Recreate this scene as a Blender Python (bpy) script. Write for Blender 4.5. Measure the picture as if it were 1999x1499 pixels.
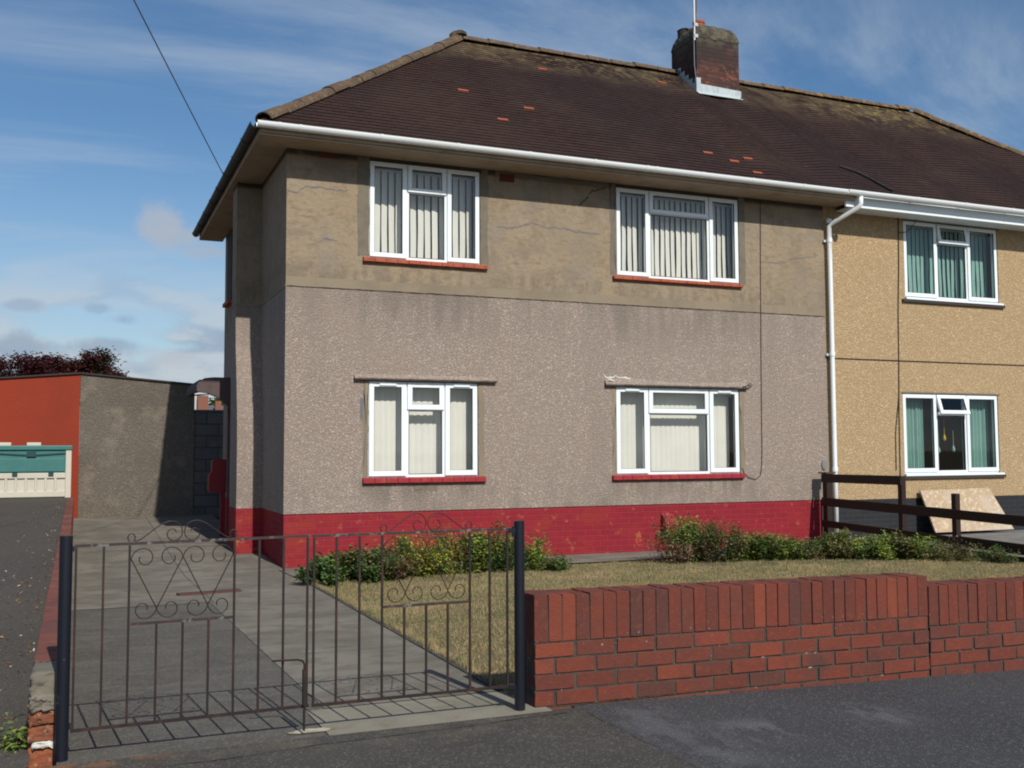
import bpy, math, random
import numpy as np
from mathutils import Vector, Matrix
random.seed(7)
rng = np.random.default_rng(7)
for o in list(bpy.data.objects): bpy.data.objects.remove(o)
sc = bpy.context.scene
COL = sc.collection
rad = math.radians

# ------------------------------------------------------------------ camera
def cam_axes(yaw, pitch, roll):
    cy, sy = math.cos(yaw), math.sin(yaw); cp, sp = math.cos(pitch), math.sin(pitch)
    f = Vector((sy*cp, cy*cp, sp)); r = Vector((cy, -sy, 0)); u = r.cross(f)
    c, s = math.cos(roll), math.sin(roll)
    return c*r+s*u, -s*r+c*u, f
r_, u_, f_ = cam_axes(rad(22.753), rad(3.72), rad(-.249))
cd = bpy.data.cameras.new('camera'); cam = bpy.data.objects.new('camera', cd); COL.objects.link(cam)
cam.matrix_world = Matrix(((r_.x, u_.x, -f_.x, 0), (r_.y, u_.y, -f_.y, 0), (r_.z, u_.z, -f_.z, 1.23), (0, 0, 0, 1)))
cd.lens = 36.29; cd.sensor_width = 36; cd.clip_end = 3000; cd.clip_start = .05
sc.camera = cam

# ------------------------------------------------------------------ light
SUN_EL = rad(39.0); SUN_AZ = rad(175.5)          # azimuth clockwise from +Y, the sun is behind the viewer, a little to the right
sd = Vector((math.sin(SUN_AZ)*math.cos(SUN_EL), math.cos(SUN_AZ)*math.cos(SUN_EL), math.sin(SUN_EL)))
ld = bpy.data.lights.new('sun', 'SUN'); ld.energy = 3.7; ld.angle = rad(.53); ld.color = (1, .945, .86)
lo = bpy.data.objects.new('sun', ld); COL.objects.link(lo)
lo.rotation_euler = (-sd).to_track_quat('-Z', 'Y').to_euler()
w = bpy.data.worlds.new('World'); sc.world = w; w.use_nodes = True
sc.view_settings.view_transform = 'Standard'; sc.view_settings.look = 'None'
sc.view_settings.exposure = 0.33; sc.view_settings.gamma = 1
def nd(nt, typ, **kw):
    n = nt.nodes.new(typ)
    for k, v in kw.items():
        if k[0] == '_': setattr(n, k[1:], v)
        else: n.inputs[int(k[1:]) if k[0] == 'i' and k[1:].isdigit() else k.replace('_', ' ')].default_value = v
    return n
def math_(nt, op, a, b=None, clamp=False):
    n = nt.nodes.new('ShaderNodeMath'); n.operation = op; n.use_clamp = clamp
    for i, x in enumerate((a, b)):
        if x is None: continue
        if isinstance(x, (int, float)): n.inputs[i].default_value = x
        else: nt.links.new(x, n.inputs[i])
    return n.outputs[0]
def ramp_(nt, fac, lo_, hi_):
    n = nt.nodes.new('ShaderNodeMapRange'); n.interpolation_type = 'SMOOTHSTEP'
    n.inputs['From Min'].default_value = lo_; n.inputs['From Max'].default_value = hi_
    nt.links.new(fac, n.inputs['Value']); return n.outputs[0]
def mix_(nt, fac, a, b, mode='MIX'):
    n = nt.nodes.new('ShaderNodeMix'); n.data_type = 'RGBA'; n.blend_type = mode
    for s, x in ((n.inputs[0], fac), (n.inputs[6], a), (n.inputs[7], b)):
        if isinstance(x, (int, float)): s.default_value = x
        elif isinstance(x, tuple): s.default_value = (*x, 1) if len(x) == 3 else x
        else: nt.links.new(x, s)
    return n.outputs[2]
PUFFS = [(.062, .977, .207, .022, .017, (4.0, 4.4, 5.1), .75), (.080, .977, .196, .026, .012, (3.9, 4.3, 5.0), .7), (.104, .977, .185, .030, .009, (3.7, 4.2, 5.0), .6),
    (-.045, .991, .130, .018, .006, (2.5, 3.4, 4.8), .5), (.013, .992, .129, .014, .006, (2.5, 3.4, 4.8), .5), (.035, .992, .120, .018, .006, (2.5, 3.4, 4.8), .5),
    (-.04, .995, .093, .050, .012, (2.3, 3.0, 4.1), .6), (.02, .995, .097, .045, .010, (2.5, 3.2, 4.3), .6), (.075, .994, .088, .030, .010, (4.6, 5.0, 5.5), .7)]
def build_world():
    nt = w.node_tree; nt.nodes.clear(); L = nt.links.new
    sky = nt.nodes.new('ShaderNodeTexSky'); sky.sky_type = 'NISHITA'; sky.sun_disc = False
    sky.sun_elevation = SUN_EL; sky.sun_rotation = SUN_AZ; sky.air_density = 1.0; sky.dust_density = .6; sky.ozone_density = 2.2
    tc = nt.nodes.new('ShaderNodeTexCoord')
    sx = nt.nodes.new('ShaderNodeSeparateXYZ'); L(tc.outputs['Generated'], sx.inputs[0])
    zz = math_(nt, 'MAXIMUM', sx.outputs[2], 0.0)
    zc = math_(nt, 'ADD', zz, .12)
    u = math_(nt, 'DIVIDE', sx.outputs[0], zc); v = math_(nt, 'DIVIDE', sx.outputs[1], zc)
    cx = nt.nodes.new('ShaderNodeCombineXYZ'); L(u, cx.inputs[0]); L(v, cx.inputs[1])
    mp = nd(nt, 'ShaderNodeMapping'); L(cx.outputs[0], mp.inputs[0]); mp.inputs['Rotation'].default_value = (0, 0, rad(-28)); mp.inputs['Scale'].default_value = (.5, 1.2, 1)
    mp.inputs['Location'].default_value = (3.1, .6, 0)
    n1 = nd(nt, 'ShaderNodeTexNoise', Scale=.85, Detail=10.0, Roughness=.62, Distortion=1.1); L(mp.outputs[0], n1.inputs[0])
    n1b = nd(nt, 'ShaderNodeTexNoise', Scale=.45, Detail=3.0, Roughness=.5); L(mp.outputs[0], n1b.inputs[0])
    cirrus = math_(nt, 'MULTIPLY', ramp_(nt, n1.outputs[0], .42, .70), ramp_(nt, n1b.outputs[0], .30, .55))
    cirrus = math_(nt, 'MULTIPLY', cirrus, 1.0)
    # low heaps of cumulus near the horizon
    mp2 = nd(nt, 'ShaderNodeMapping'); L(tc.outputs['Generated'], mp2.inputs[0]); mp2.inputs['Scale'].default_value = (5.0, 5.0, 14.0)
    n2 = nd(nt, 'ShaderNodeTexNoise', Scale=1.3, Detail=7.0, Roughness=.55); L(mp2.outputs[0], n2.inputs[0])
    band = math_(nt, 'MULTIPLY', ramp_(nt, sx.outputs[2], .19, .09), ramp_(nt, sx.outputs[2], -.02, .02))
    thr = math_(nt, 'ADD', n2.outputs[0], math_(nt, 'MULTIPLY', band, .16))
    heap = math_(nt, 'MULTIPLY', ramp_(nt, thr, .54, .66), band)
    n3 = nd(nt, 'ShaderNodeTexNoise', Scale=2.6, Detail=5.0); L(mp2.outputs[0], n3.inputs[0])
    heapc = mix_(nt, ramp_(nt, n3.outputs[0], .40, .58), (2.9, 3.6, 4.7), (4.9, 5.4, 5.9))
    hsv = nd(nt, 'ShaderNodeHueSaturation', Saturation=1.20, Value=.92); L(sky.outputs[0], hsv.inputs['Color'])
    haze = math_(nt, 'MULTIPLY', ramp_(nt, sx.outputs[2], .30, .04), .42)
    c = mix_(nt, haze, hsv.outputs[0], (3.9, 5.1, 6.3))
    c = mix_(nt, math_(nt, 'MULTIPLY', cirrus, .62), c, (4.6, 5.3, 6.1))
    c = mix_(nt, math_(nt, 'MULTIPLY', heap, .85), c, heapc)
    nw = nd(nt, 'ShaderNodeTexNoise', Scale=22.0, Detail=6.0, Roughness=.6); L(tc.outputs['Generated'], nw.inputs[0])
    for (dx, dy, dz, rx, rz, cc, k) in PUFFS:
        def ax(i, c0, rr): return math_(nt, 'POWER', math_(nt, 'ABSOLUTE', math_(nt, 'DIVIDE', math_(nt, 'SUBTRACT', sx.outputs[i], c0), rr)), 2.0)
        dist = math_(nt, 'SQRT', math_(nt, 'ADD', math_(nt, 'ADD', ax(0, dx, rx), ax(2, dz, rz)), ax(1, dy, .4)))
        dist = math_(nt, 'ADD', dist, math_(nt, 'MULTIPLY', math_(nt, 'SUBTRACT', nw.outputs[0], .5), 2.6))
        c = mix_(nt, math_(nt, 'MULTIPLY', ramp_(nt, dist, 1.15, .25), k), c, cc)
    bg = nt.nodes.new('ShaderNodeBackground'); bg.inputs[1].default_value = .085; L(c, bg.inputs[0])
    out = nt.nodes.new('ShaderNodeOutputWorld'); L(bg.outputs[0], out.inputs[0])
build_world()

# ------------------------------------------------------------------ materials
MATS = {}
def S(r, g, b):
    f = lambda c: (c/255/12.92) if c <= 10 else (((c/255)+.055)/1.055)**2.4
    return (f(r), f(g), f(b))
def mat(name, base, layers=(), rough=.85, bump=(), attr=None, spec=.3, metal=0, brick=None, uv=False, wear=None, trans=0, waves=None):
    """layers: (kind, scale, lo, hi, colour, strength, stretch) painted over the base by procedural masks"""
    m = bpy.data.materials.new(name); m.use_nodes = True; nt = m.node_tree; L = nt.links.new
    bs = nt.nodes['Principled BSDF']; bs.inputs['Roughness'].default_value = rough
    bs.inputs['Specular IOR Level'].default_value = spec; bs.inputs['Metallic'].default_value = metal
    tc = nt.nodes.new('ShaderNodeTexCoord'); co = tc.outputs['UV'] if uv else tc.outputs['Object']
    def coord(st):
        if st is None: return tc.outputs['Object']
        mp = nt.nodes.new('ShaderNodeMapping'); mp.inputs['Scale'].default_value = st; L(tc.outputs['Object'], mp.inputs[0]); return mp.outputs[0]
    col = base
    if attr:
        a = nt.nodes.new('ShaderNodeAttribute'); a.attribute_name = attr; col = a.outputs['Color']
    h = None
    if brick:
        bw, bh, mo, mc, var, bd = brick
        if uv: bco = tc.outputs['UV']
        else:
            sx = nt.nodes.new('ShaderNodeSeparateXYZ'); L(tc.outputs['Object'], sx.inputs[0])
            cx = nt.nodes.new('ShaderNodeCombineXYZ'); L(math_(nt, 'ADD', sx.outputs[0], sx.outputs[1]), cx.inputs[0]); L(sx.outputs[2], cx.inputs[1]); bco = cx.outputs[0]
        br = nd(nt, 'ShaderNodeTexBrick', Scale=1.0, Mortar_Size=mo, Mortar_Smooth=.3, Bias=0.0, Brick_Width=bw, Row_Height=bh)
        br.offset = .5
        L(bco, br.inputs[0]); br.inputs['Color1'].default_value = (1-var, 1-var, 1-var, 1); br.inputs['Color2'].default_value = (1+var, 1+var*.9, 1+var*.8, 1); br.inputs['Mortar'].default_value = (1, 1, 1, 1)
        col = mix_(nt, 1.0, col, br.outputs[0], 'MULTIPLY')
        if mc: col = mix_(nt, br.outputs[1], col, mc)
        h = math_(nt, 'MULTIPLY', math_(nt, 'SUBTRACT', 1.0, br.outputs[1]), bd)
    for ly in layers:
        kind, scale, lo_, hi_, c2, k = ly[:6]; st = ly[6] if len(ly) > 6 else None; zr = ly[7] if len(ly) > 7 else None
        if kind == 'noise':
            n = nd(nt, 'ShaderNodeTexNoise', Scale=scale, Detail=6.0, Roughness=.6); L(coord(st), n.inputs[0]); f = n.outputs[0]
        elif kind == 'vor':
            n = nd(nt, 'ShaderNodeTexVoronoi', Scale=scale); L(coord(st), n.inputs[0])
            sx2 = nt.nodes.new('ShaderNodeSeparateColor'); L(n.outputs['Color'], sx2.inputs[0]); f = sx2.outputs[0]
        fac = ramp_(nt, f, lo_, hi_)
        if zr:      # mask along an axis: (axis, a, b)
            sx3 = nt.nodes.new('ShaderNodeSeparateXYZ'); L(tc.outputs['Object'], sx3.inputs[0])
            for q in range(0, len(zr), 3): fac = math_(nt, 'MULTIPLY', fac, ramp_(nt, sx3.outputs[zr[q]], zr[q+1], zr[q+2]))
        col = mix_(nt, math_(nt, 'MULTIPLY', fac, k), col, c2)
    if isinstance(col, tuple): bs.inputs['Base Color'].default_value = (*col, 1)
    else: L(col, bs.inputs['Base Color'])
    for kind, scale, dist in bump:
        if kind == 'noise':
            n = nd(nt, 'ShaderNodeTexNoise', Scale=scale, Detail=4.0); L(tc.outputs['Object'], n.inputs[0]); f = n.outputs[0]
        else:
            n = nd(nt, 'ShaderNodeTexVoronoi', Scale=scale); L(tc.outputs['Object'], n.inputs[0]); f = math_(nt, 'SUBTRACT', 1.0, n.outputs[0])
        hh = math_(nt, 'MULTIPLY', f, dist); h = hh if h is None else math_(nt, 'ADD', h, hh)
    if h is not None:
        b = nt.nodes.new('ShaderNodeBump'); b.inputs['Distance'].default_value = 1.0; b.inputs['Strength'].default_value = 1.0
        L(h, b.inputs['Height']); L(b.outputs[0], bs.inputs['Normal'])
    if trans:
        tr = nt.nodes.new('ShaderNodeBsdfTranslucent'); mx = nt.nodes.new('ShaderNodeMixShader'); mx.inputs[0].default_value = trans
        if isinstance(col, tuple): tr.inputs[0].default_value = (*col, 1)
        else: L(col, tr.inputs[0])
        L(bs.outputs[0], mx.inputs[1]); L(tr.outputs[0], mx.inputs[2]); L(mx.outputs[0], nt.nodes['Material Output'].inputs[0])
    MATS[name] = m; return m
def glass(name):
    m = bpy.data.materials.new(name); m.use_nodes = True; nt = m.node_tree; nt.nodes.clear(); L = nt.links.new
    lw = nd(nt, 'ShaderNodeLayerWeight', Blend=.5); f5 = math_(nt, 'ADD', math_(nt, 'MULTIPLY', math_(nt, 'POWER', lw.outputs[1], 5.0), .9), .065); t = nd(nt, 'ShaderNodeBsdfTransparent'); t.inputs[0].default_value = (.91, .92, .91, 1)
    g = nt.nodes.new('ShaderNodeBsdfGlossy'); g.inputs['Roughness'].default_value = .02
    mx = nt.nodes.new('ShaderNodeMixShader'); L(f5, mx.inputs[0]); L(t.outputs[0], mx.inputs[1]); L(g.outputs[0], mx.inputs[2])
    o = nt.nodes.new('ShaderNodeOutputMaterial'); L(mx.outputs[0], o.inputs[0]); MATS[name] = m; return m

M_PEB = mat('pebbledash', (.375, .308, .262), [('noise', .55, .35, .7, (.35, .272, .222), .6), ('vor', 80, .62, .95, (.62, .53, .46), .55), ('vor', 72, .0, .33, (.17, .135, .112), .6),
    ('noise', 1.3, .48, .68, (.23, .19, .158), .5, (2.2, 2.2, .35)), ('noise', .8, .52, .66, (.27, .215, .175), .5), ('noise', 3.0, .38, .66, (.20, .17, .142), .7, (1.4, 1.4, .25), (2, 2.5, 3.3)), ('noise', 2.2, .42, .7, (.17, .145, .12), .65, (1.5, 1.5, .5), (2, 1.0, .45)), ('noise', 5, .40, .60, (.15, .125, .10), .65, (1.6, 1.6, .22), (2, .48, .80, 2, .9, .85, 0, 3.1, 3.4, 0, 5.2, 4.8)), ('noise', 5, .40, .60, (.15, .125, .10), .6, (1.6, 1.6, .22), (2, .48, .80, 2, .9, .85, 0, 6.7, 7.0, 0, 9.3, 8.9)), ('noise', 3, .38, .60, (.165, .14, .118), .6, (1.6, 1.6, .22), (2, 2.45, 3.2, 0, 3.0, 3.5, 0, 5.3, 4.7)), ('noise', 3, .38, .60, (.165, .14, .118), .55, (1.6, 1.6, .22), (2, 2.45, 3.2, 0, 6.4, 7.0, 0, 9.6, 8.9))], bump=(('vor', 70, .009),), rough=.95)
M_PEBY = mat('pebbledash_tan', (.47, .35, .205), [('noise', .7, .35, .7, (.43, .31, .175), .6), ('vor', 70, .60, .95, (.70, .56, .36), .6), ('vor', 60, .0, .33, (.26, .17, .085), .6),
    ('noise', 1.6, .55, .8, (.27, .2, .11), .5, (2, 2, .4))], bump=(('vor', 60, .010),), rough=.95)
M_REND = mat('scraped_render', (.272, .218, .152), [('noise', 1.1, .35, .68, (.265, .20, .13), .7), ('noise', 7, .50, .66, (.20, .15, .095), .5, (1, 1, .8)), ('noise', 17, .56, .68, (.13, .098, .062), .45, (.4, .4, 1.8)), ('noise', 15, .60, .70, (.13, .10, .065), .4, (1.8, 1.8, .5)), ('noise', 3.5, .50, .64, (.19, .152, .108), .6), ('noise', 6, .42, .6, (.15, .125, .095), .55, (1.4, 1.4, .4), (2, 3.7, 3.5)), ('noise', 1.5, .5, .62, (.21, .18, .145), .5), ('noise', 40, .42, .3, (.33, .265, .17), .5), ('noise', .9, .50, .66, (.22, .18, .125), .5),
    ('noise', 1.8, .5, .72, (.13, .105, .075), .6, (1, 1, .5), (2, 4.55, 5.0)), ('noise', 3, .2, .4, (.035, .027, .02), .85, None, (2, 4.90, 4.96))], bump=(('noise', 14, .016), ('noise', 70, .006)), rough=.95)  # last layer paints eaves shade and dirt as a dark strip at the wall top
M_BAND = mat('smooth_render_band', (.235, .192, .135), [('noise', 2, .4, .65, (.185, .152, .108), .8), ('noise', 30, .5, .7, (.16, .13, .09), .4)], bump=(('noise', 50, .002),), rough=.9)
M_PATCH = mat('cement_patch', (.17, .145, .11), [('noise', 9, .4, .65, (.13, .115, .09), .7)], bump=(('noise', 60, .003),), rough=.95)
M_CRACK = mat('crack_filler', (.135, .135, .150), rough=.9)
M_CRACKD = mat('dark_crack', (.05, .04, .035), rough=.95)
M_CRACKW = mat('white_mortar', (.62, .62, .58), [('noise', 20, .4, .7, (.40, .36, .28), .6)], rough=.9)
M_RED = mat('red_painted_brick', (.215, .014, .024), [('noise', 1.6, .5, .72, (.26, .026, .022), .6), ('noise', 3.4, .66, .72, (.42, .15, .05), .6), ('noise', 2.3, .50, .62, (.25, .032, .022), .65, (1, 1, 1.8), (0, 8.5, 5.5)), ('noise', 9, .60, .68, (.30, .09, .05), .6), ('noise', 14, .55, .7, (.09, .03, .03), .6, None, (2, .0, -.18)), ('noise', 12, .5, .8, (.22, .016, .026), .5)],
    brick=(.225, .075, .006, (.26, .035, .045), .07, .004), bump=(('noise', 60, .002),), rough=.75, spec=.18)
M_REDSM = mat('red_paint', (.27, .022, .03), [('noise', 8, .5, .72, (.33, .07, .03), .7)], rough=.6)
M_TERRA = mat('red_clay', (.36, .095, .045), [('noise', 9, .4, .7, (.24, .05, .035), .7)], rough=.8, bump=(('noise', 40, .003),))
M_TILEX = mat('orange_clay', (.31, .085, .045), [('noise', 30, .4, .7, (.30, .07, .035), .6)], rough=.8)
M_BLACKP = mat('black_painted_brick', (.016, .018, .021), brick=(.225, .075, .008, (.03, .032, .036), .1, .004), rough=.7)
M_UPVC = mat('white_upvc', (.72, .78, .80), [('noise', 6, .5, .8, (.62, .68, .68), .4)], rough=.35, spec=.5)
M_GUT = mat('white_gutter_plastic', (.74, .78, .79), [('noise', 4, .5, .75, (.60, .63, .60), .5, (.4, 4, 4))], rough=.4, spec=.5)
M_IRON = mat('old_grey_gutter', (.06, .06, .06), [('noise', 5, .45, .7, (.10, .10, .10), .7)], rough=.8)
M_SOFF = mat('dirty_cream_soffit', (.36, .285, .205), [('noise', 3, .45, .7, (.24, .185, .13), .7)], rough=.8)
M_SEAL = mat('dark_seal', (.06, .055, .05), rough=.6)
M_GLASS = glass('window_glass')
M_BLIND = mat('blind_fabric', (.84, .83, .76), [('noise', 3, .4, .7, (.76, .75, .69), .6)], rough=.9, trans=.15)
M_TEALB = mat('teal_fabric', (.26, .46, .41), [('noise', 6, .45, .7, (.20, .39, .34), .6)], rough=.9, trans=.15)
M_INT = mat('dark_interior', (.05, .045, .04), rough=.9)
def roof_mat(name, lich, lcol, lz):
    LZ = (2, lz+.1, 7.9) if lz > 7 else (2, lz+.1, 7.9, 0, 11.0, 14.0)
    return mat(name, (.034, .0192, .0168), [('noise', .8, .35, .7, (.044, .028, .023), .7), ('noise', .45, .45, .6, (.024, .015, .016), .6), ('noise', 14, .55, .75, (.045, .034, .034), .5), ('noise', 5, .60, .72, (.07, .058, .055), .25),
     ('noise', 1.6, .38, .58, (.095, .072, .045), lich, None, (2, lz, 7.85)), ('noise', 7, .50, .62, lcol, lich*.9, None, LZ), ('noise', 34, .66, .72, (.25, .23, .20), .5, None, (2, 6.8, 7.7))],
     brick=(.165, .10, .006, (.020, .013, .013), .12, .003), uv=True, bump=(('noise', 50, .004),), rough=.92, spec=.12)
M_ROOF = roof_mat('dark_clay_tiles', .8, (.16, .12, .06), 7.1)
M_ROOF2 = roof_mat('dark_clay_tiles_lichen', .95, (.22, .165, .060), 6.9)
M_RIDGE = mat('ridge_tiles', (.105, .068, .042), [('noise', 3, .4, .65, (.060, .043, .030), .8), ('noise', 12, .5, .65, (.15, .115, .065), .7), ('noise', 30, .60, .68, (.36, .33, .27), .5)], rough=.9, bump=(('noise', 40, .006),), brick=None)
M_RIDGE2 = mat('ridge_tiles_lichen', (.12, .08, .05), [('noise', 3, .4, .65, (.09, .062, .035), .8), ('noise', 9, .52, .66, (.30, .19, .05), .7), ('noise', 30, .58, .68, (.36, .30, .18), .5)], rough=.9, bump=(('noise', 40, .006),))
M_CHIM = mat('sooty_brick', (.082, .034, .028), [('noise', 3.0, .42, .62, (.042, .027, .026), .85), ('noise', 8, .56, .64, (.25, .08, .04), .8, (1, 1, 2.2), (2, 8.2, 7.8)), ('noise', 2, .35, .55, (.035, .027, .026), .85, None, (2, 7.8, 8.3)), ('noise', 6, .40, .56, (.085, .08, .055), .85, None, (2, 8.2, 8.44))],
    brick=(.225, .075, .010, (.055, .045, .04), .35, .007), bump=(('noise', 40, .006),), rough=.95)
M_FLAUN = mat('mossy_mortar', (.095, .085, .062), [('noise', 6, .4, .6, (.038, .032, .028), .8), ('noise', 11, .5, .62, (.13, .125, .07), .7)], bump=(('noise', 14, .03), ('noise', 50, .008)), rough=.95)
M_LEAD = mat('lead_flashing', (.42, .48, .50), [('noise', 7, .45, .7, (.28, .33, .35), .7, (3, 3, 1))], rough=.6, bump=(('noise', 12, .006),))
M_ALU = mat('aerial_metal', (.45, .45, .45), rough=.45, metal=.6)
M_BRICK = mat('facing_brick', (.3, .07, .04), [('noise', 6, .48, .68, (.095, .036, .028), .55), ('noise', 2.2, .54, .70, (.075, .038, .032), .4), ('noise', 30, .5, .75, (.20, .06, .035), .5), ('noise', 2.6, .56, .70, (.052, .034, .030), .75, None, (2, .42, .02)), ('noise', 55, .72, .77, (.50, .46, .40), .5), ('noise', 45, .66, .70, (.55, .53, .48), .7, None, (2, .345, .315, 2, .2, .3)), ('noise', 1.6, .52, .66, (.055, .034, .030), .55, None, (0, 3.4, 4.2))], attr='Col', bump=(('noise', 90, .003), ('noise', 20, .004)), rough=.92)
M_MORT = mat('mortar', (.068, .060, .050), [('noise', 8, .38, .6, (.040, .036, .032), .85), ('noise', 26, .64, .70, (.40, .38, .33), .7)], bump=(('noise', 60, .004),), rough=.95)
M_BLKPOST = mat('black_gloss_paint', (.006, .0075, .014), [('noise', 14, .66, .70, (.10, .10, .10), .4)], rough=.38, spec=.5)
M_RUST = mat('rusty_black_iron', (.018, .012, .011), [('noise', 12, .48, .64, (.055, .021, .013), .7, (1, 1, .5)), ('noise', 40, .55, .7, (.012, .010, .010), .7)], rough=.5, spec=.4)
M_RAIL = mat('worn_iron_rail', (.028, .018, .016), [('noise', 30, .54, .62, (.26, .25, .24), .45, (1, 1, 1)), ('noise', 14, .45, .6, (.055, .022, .014), .7)], rough=.5, spec=.5)
M_FENCE = mat('dark_brown_stain', (.020, .0095, .0065), [('noise', 6, .5, .7, (.035, .017, .011), .6, (3, .6, 6))], rough=.6, spec=.35)
M_OSB = mat('chipboard', (.50, .40, .28), [('vor', 22, .55, .9, (.55, .47, .34), .7, (1, 1, 2)), ('vor', 26, 0, .35, (.28, .19, .11), .6), ('noise', 2, .45, .65, (.46, .40, .34), .6)], rough=.85)
M_ORANGE = mat('orange_masonry_paint', (.245, .033, .014), [('noise', 1.2, .4, .7, (.19, .030, .015), .7), ('noise', 30, .5, .8, (.16, .024, .013), .5)], bump=(('noise', 40, .006),), rough=.9)
M_GREYD = mat('grey_dash', (.165, .142, .116), [('noise', 1.1, .4, .65, (.115, .10, .078), .8), ('vor', 60, .6, .95, (.25, .225, .19), .5), ('vor', 52, 0, .35, (.09, .076, .062), .6), ('noise', 2.4, .5, .7, (.24, .20, .155), .5), ('noise', .9, .5, .7, (.115, .095, .065), .6, None, (0, .7, 0))], bump=(('vor', 45, .010),), rough=.95)
M_FELT = mat('roof_felt', (.04, .035, .035), rough=.9)
M_BLOCK = mat('concrete_block', (.115, .115, .112), brick=(.44, .22, .012, (.06, .06, .06), .15, .01), layers=[('noise', 3, .4, .7, (.08, .08, .078), .7)], rough=.95)
M_TARM = mat('pavement_asphalt', (.050, .050, .054), [('noise', .9, .4, .65, (.040, .040, .044), .8), ('noise', 7, .40, .58, (.105, .105, .112), .65, (1.2, .5, 1), (0, 2.25, 2.33, 0, 2.75, 2.5, 1, 3.3, 3.6, 1, 4.56, 4.40)), ('noise', 7, .47, .60, (.12, .12, .13), .7, (1.4, .4, 1), (0, 2.6, 2.8, 0, 3.05, 2.9, 1, 3.6, 3.8, 1, 4.2, 4.0)), ('noise', 7, .47, .60, (.11, .11, .12), .7, (1.4, .4, 1), (0, 3.3, 3.45, 0, 3.8, 3.6, 1, 3.7, 3.9, 1, 4.3, 4.1)), ('vor', 140, .75, .97, (.16, .16, .16), .6), ('noise', 90, .5, .7, (.035, .035, .04), .6), ('noise', 2.1, .62, .76, (.09, .09, .096), .5, (1.6, .6, 1)), ('noise', 60, .72, .78, (.4, .4, .36), .5)], bump=(('noise', 110, .006),), rough=.92)
M_TARM2 = mat('crossover_asphalt', (.062, .057, .050), [('noise', 1.7, .4, .65, (.050, .045, .039), .8), ('noise', 5, .45, .62, (.10, .09, .068), .75, None, (1, 4.15, 4.42)), ('noise', 7, .42, .58, (.22, .10, .045), .8, None, (1, 4.38, 4.50, 0, .55, .1, 0, -.2, 0)), ('vor', 130, .75, .97, (.17, .16, .14), .6), ('noise', 90, .5, .7, (.04, .037, .033), .6), ('noise', 5, .62, .72, (.13, .12, .10), .4)], bump=(('noise', 100, .007),), rough=.92)
M_SCUFF = mat('worn_light_asphalt', (.17, .17, .18), [('noise', 8, .40, .60, (.085, .085, .09), .85), ('noise', 70, .5, .7, (.06, .06, .066), .8)], bump=(('noise', 110, .006),), rough=.92)
M_DRIVE = mat('old_drive_asphalt', (.098, .091, .079), [('noise', 1.3, .4, .65, (.075, .069, .059), .85), ('noise', 4, .46, .64, (.13, .12, .10), .6, (.9, 1.4, 1)), ('vor', 110, .7, .97, (.20, .19, .165), .5), ('noise', 70, .5, .7, (.05, .047, .043), .6), ('noise', 3, .56, .7, (.13, .12, .105), .5, (.5, 2.5, 1))], bump=(('noise', 90, .006),), rough=.95)
M_NDRV = mat('neighbour_drive_asphalt', (.062, .054, .046), [('noise', .8, .4, .65, (.074, .064, .053), .8), ('vor', 120, .8, .97, (.17, .16, .14), .5), ('noise', 70, .5, .7, (.045, .04, .036), .6)], bump=(('noise', 90, .005),), rough=.95)
M_CONC = mat('weathered_concrete', (.195, .178, .146), [('noise', 1.2, .38, .62, (.135, .122, .098), .9), ('noise', 4, .44, .62, (.10, .09, .073), .6, (.9, 1.3, 1)), ('noise', 9, .58, .68, (.20, .18, .14), .5), ('noise', 60, .5, .72, (.12, .11, .09), .5), ('noise', 60, .74, .78, (.45, .44, .38), .5)], bump=(('noise', 70, .003),), rough=.95)
M_CONCL = mat('pale_threshold_concrete', (.235, .218, .172), [('noise', 3.3, .4, .65, (.185, .170, .130), .7), ('noise', 6, .60, .70, (.24, .13, .055), .7), ('noise', 2.2, .5, .66, (.15, .135, .10), .6), ('noise', 60, .5, .72, (.16, .15, .115), .5)], bump=(('noise', 80, .003),), rough=.95)
M_CONCD = mat('dark_edging', (.075, .066, .054), [('noise', 9, .4, .65, (.05, .047, .036), .8)], bump=(('noise', 60, .005),), rough=.95)
M_SLAB = mat('pale_slab', (.19, .19, .185), [('noise', 3, .4, .6, (.13, .13, .125), .8)], rough=.9)
M_DARKM = mat('dark_mortar', (.055, .045, .038), [('noise', 12, .5, .7, (.12, .10, .08), .6)], rough=.95)
M_SOIL = mat('dry_soil', (.060, .045, .030), [('noise', 6, .4, .65, (.10, .08, .05), .7)], bump=(('noise', 40, .02),), rough=1)
M_TURF = mat('dry_turf', (.19, .145, .075), [('noise', 1.6, .42, .62, (.10, .10, .035), .8), ('noise', 30, .45, .65, (.09, .07, .035), .6)], bump=(('noise', 60, .02),), rough=1)
M_GRASS = mat('dry_grass_blades', (.40, .295, .125), [('noise', .8, .38, .54, (.17, .17, .045), .85, (1, 1.4, 1)), ('noise', 2.6, .46, .60, (.085, .13, .030), .9, (.8, 1.3, 1)), ('noise', 9, .54, .66, (.085, .12, .033), .75), ('noise', 5, .56, .66, (.36, .24, .13), .7), ('vor', 70, 0, .4, (.50, .40, .24), .5)], rough=.8, trans=.25)
M_LEAF = mat('leaves', (.1, .1, .03), attr='Col', rough=.55, spec=.35, trans=.28)
M_STEM = mat('stems', (.06, .06, .03), rough=.9)
M_BARK = mat('bark', (.05, .038, .028), bump=(('noise', 20, .01),), rough=.95)
M_CREAM = mat('cream_plastic', (.50, .47, .39), [('noise', 3, .4, .7, (.45, .42, .34), .6)], rough=.5, spec=.4)
M_TEAL = mat('teal_plastic', (.040, .155, .145), [('noise', 4, .4, .7, (.035, .13, .125), .6)], rough=.5, spec=.4)
M_TEALD = mat('dark_teal_plastic', (.015, .055, .055), rough=.5)
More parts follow.
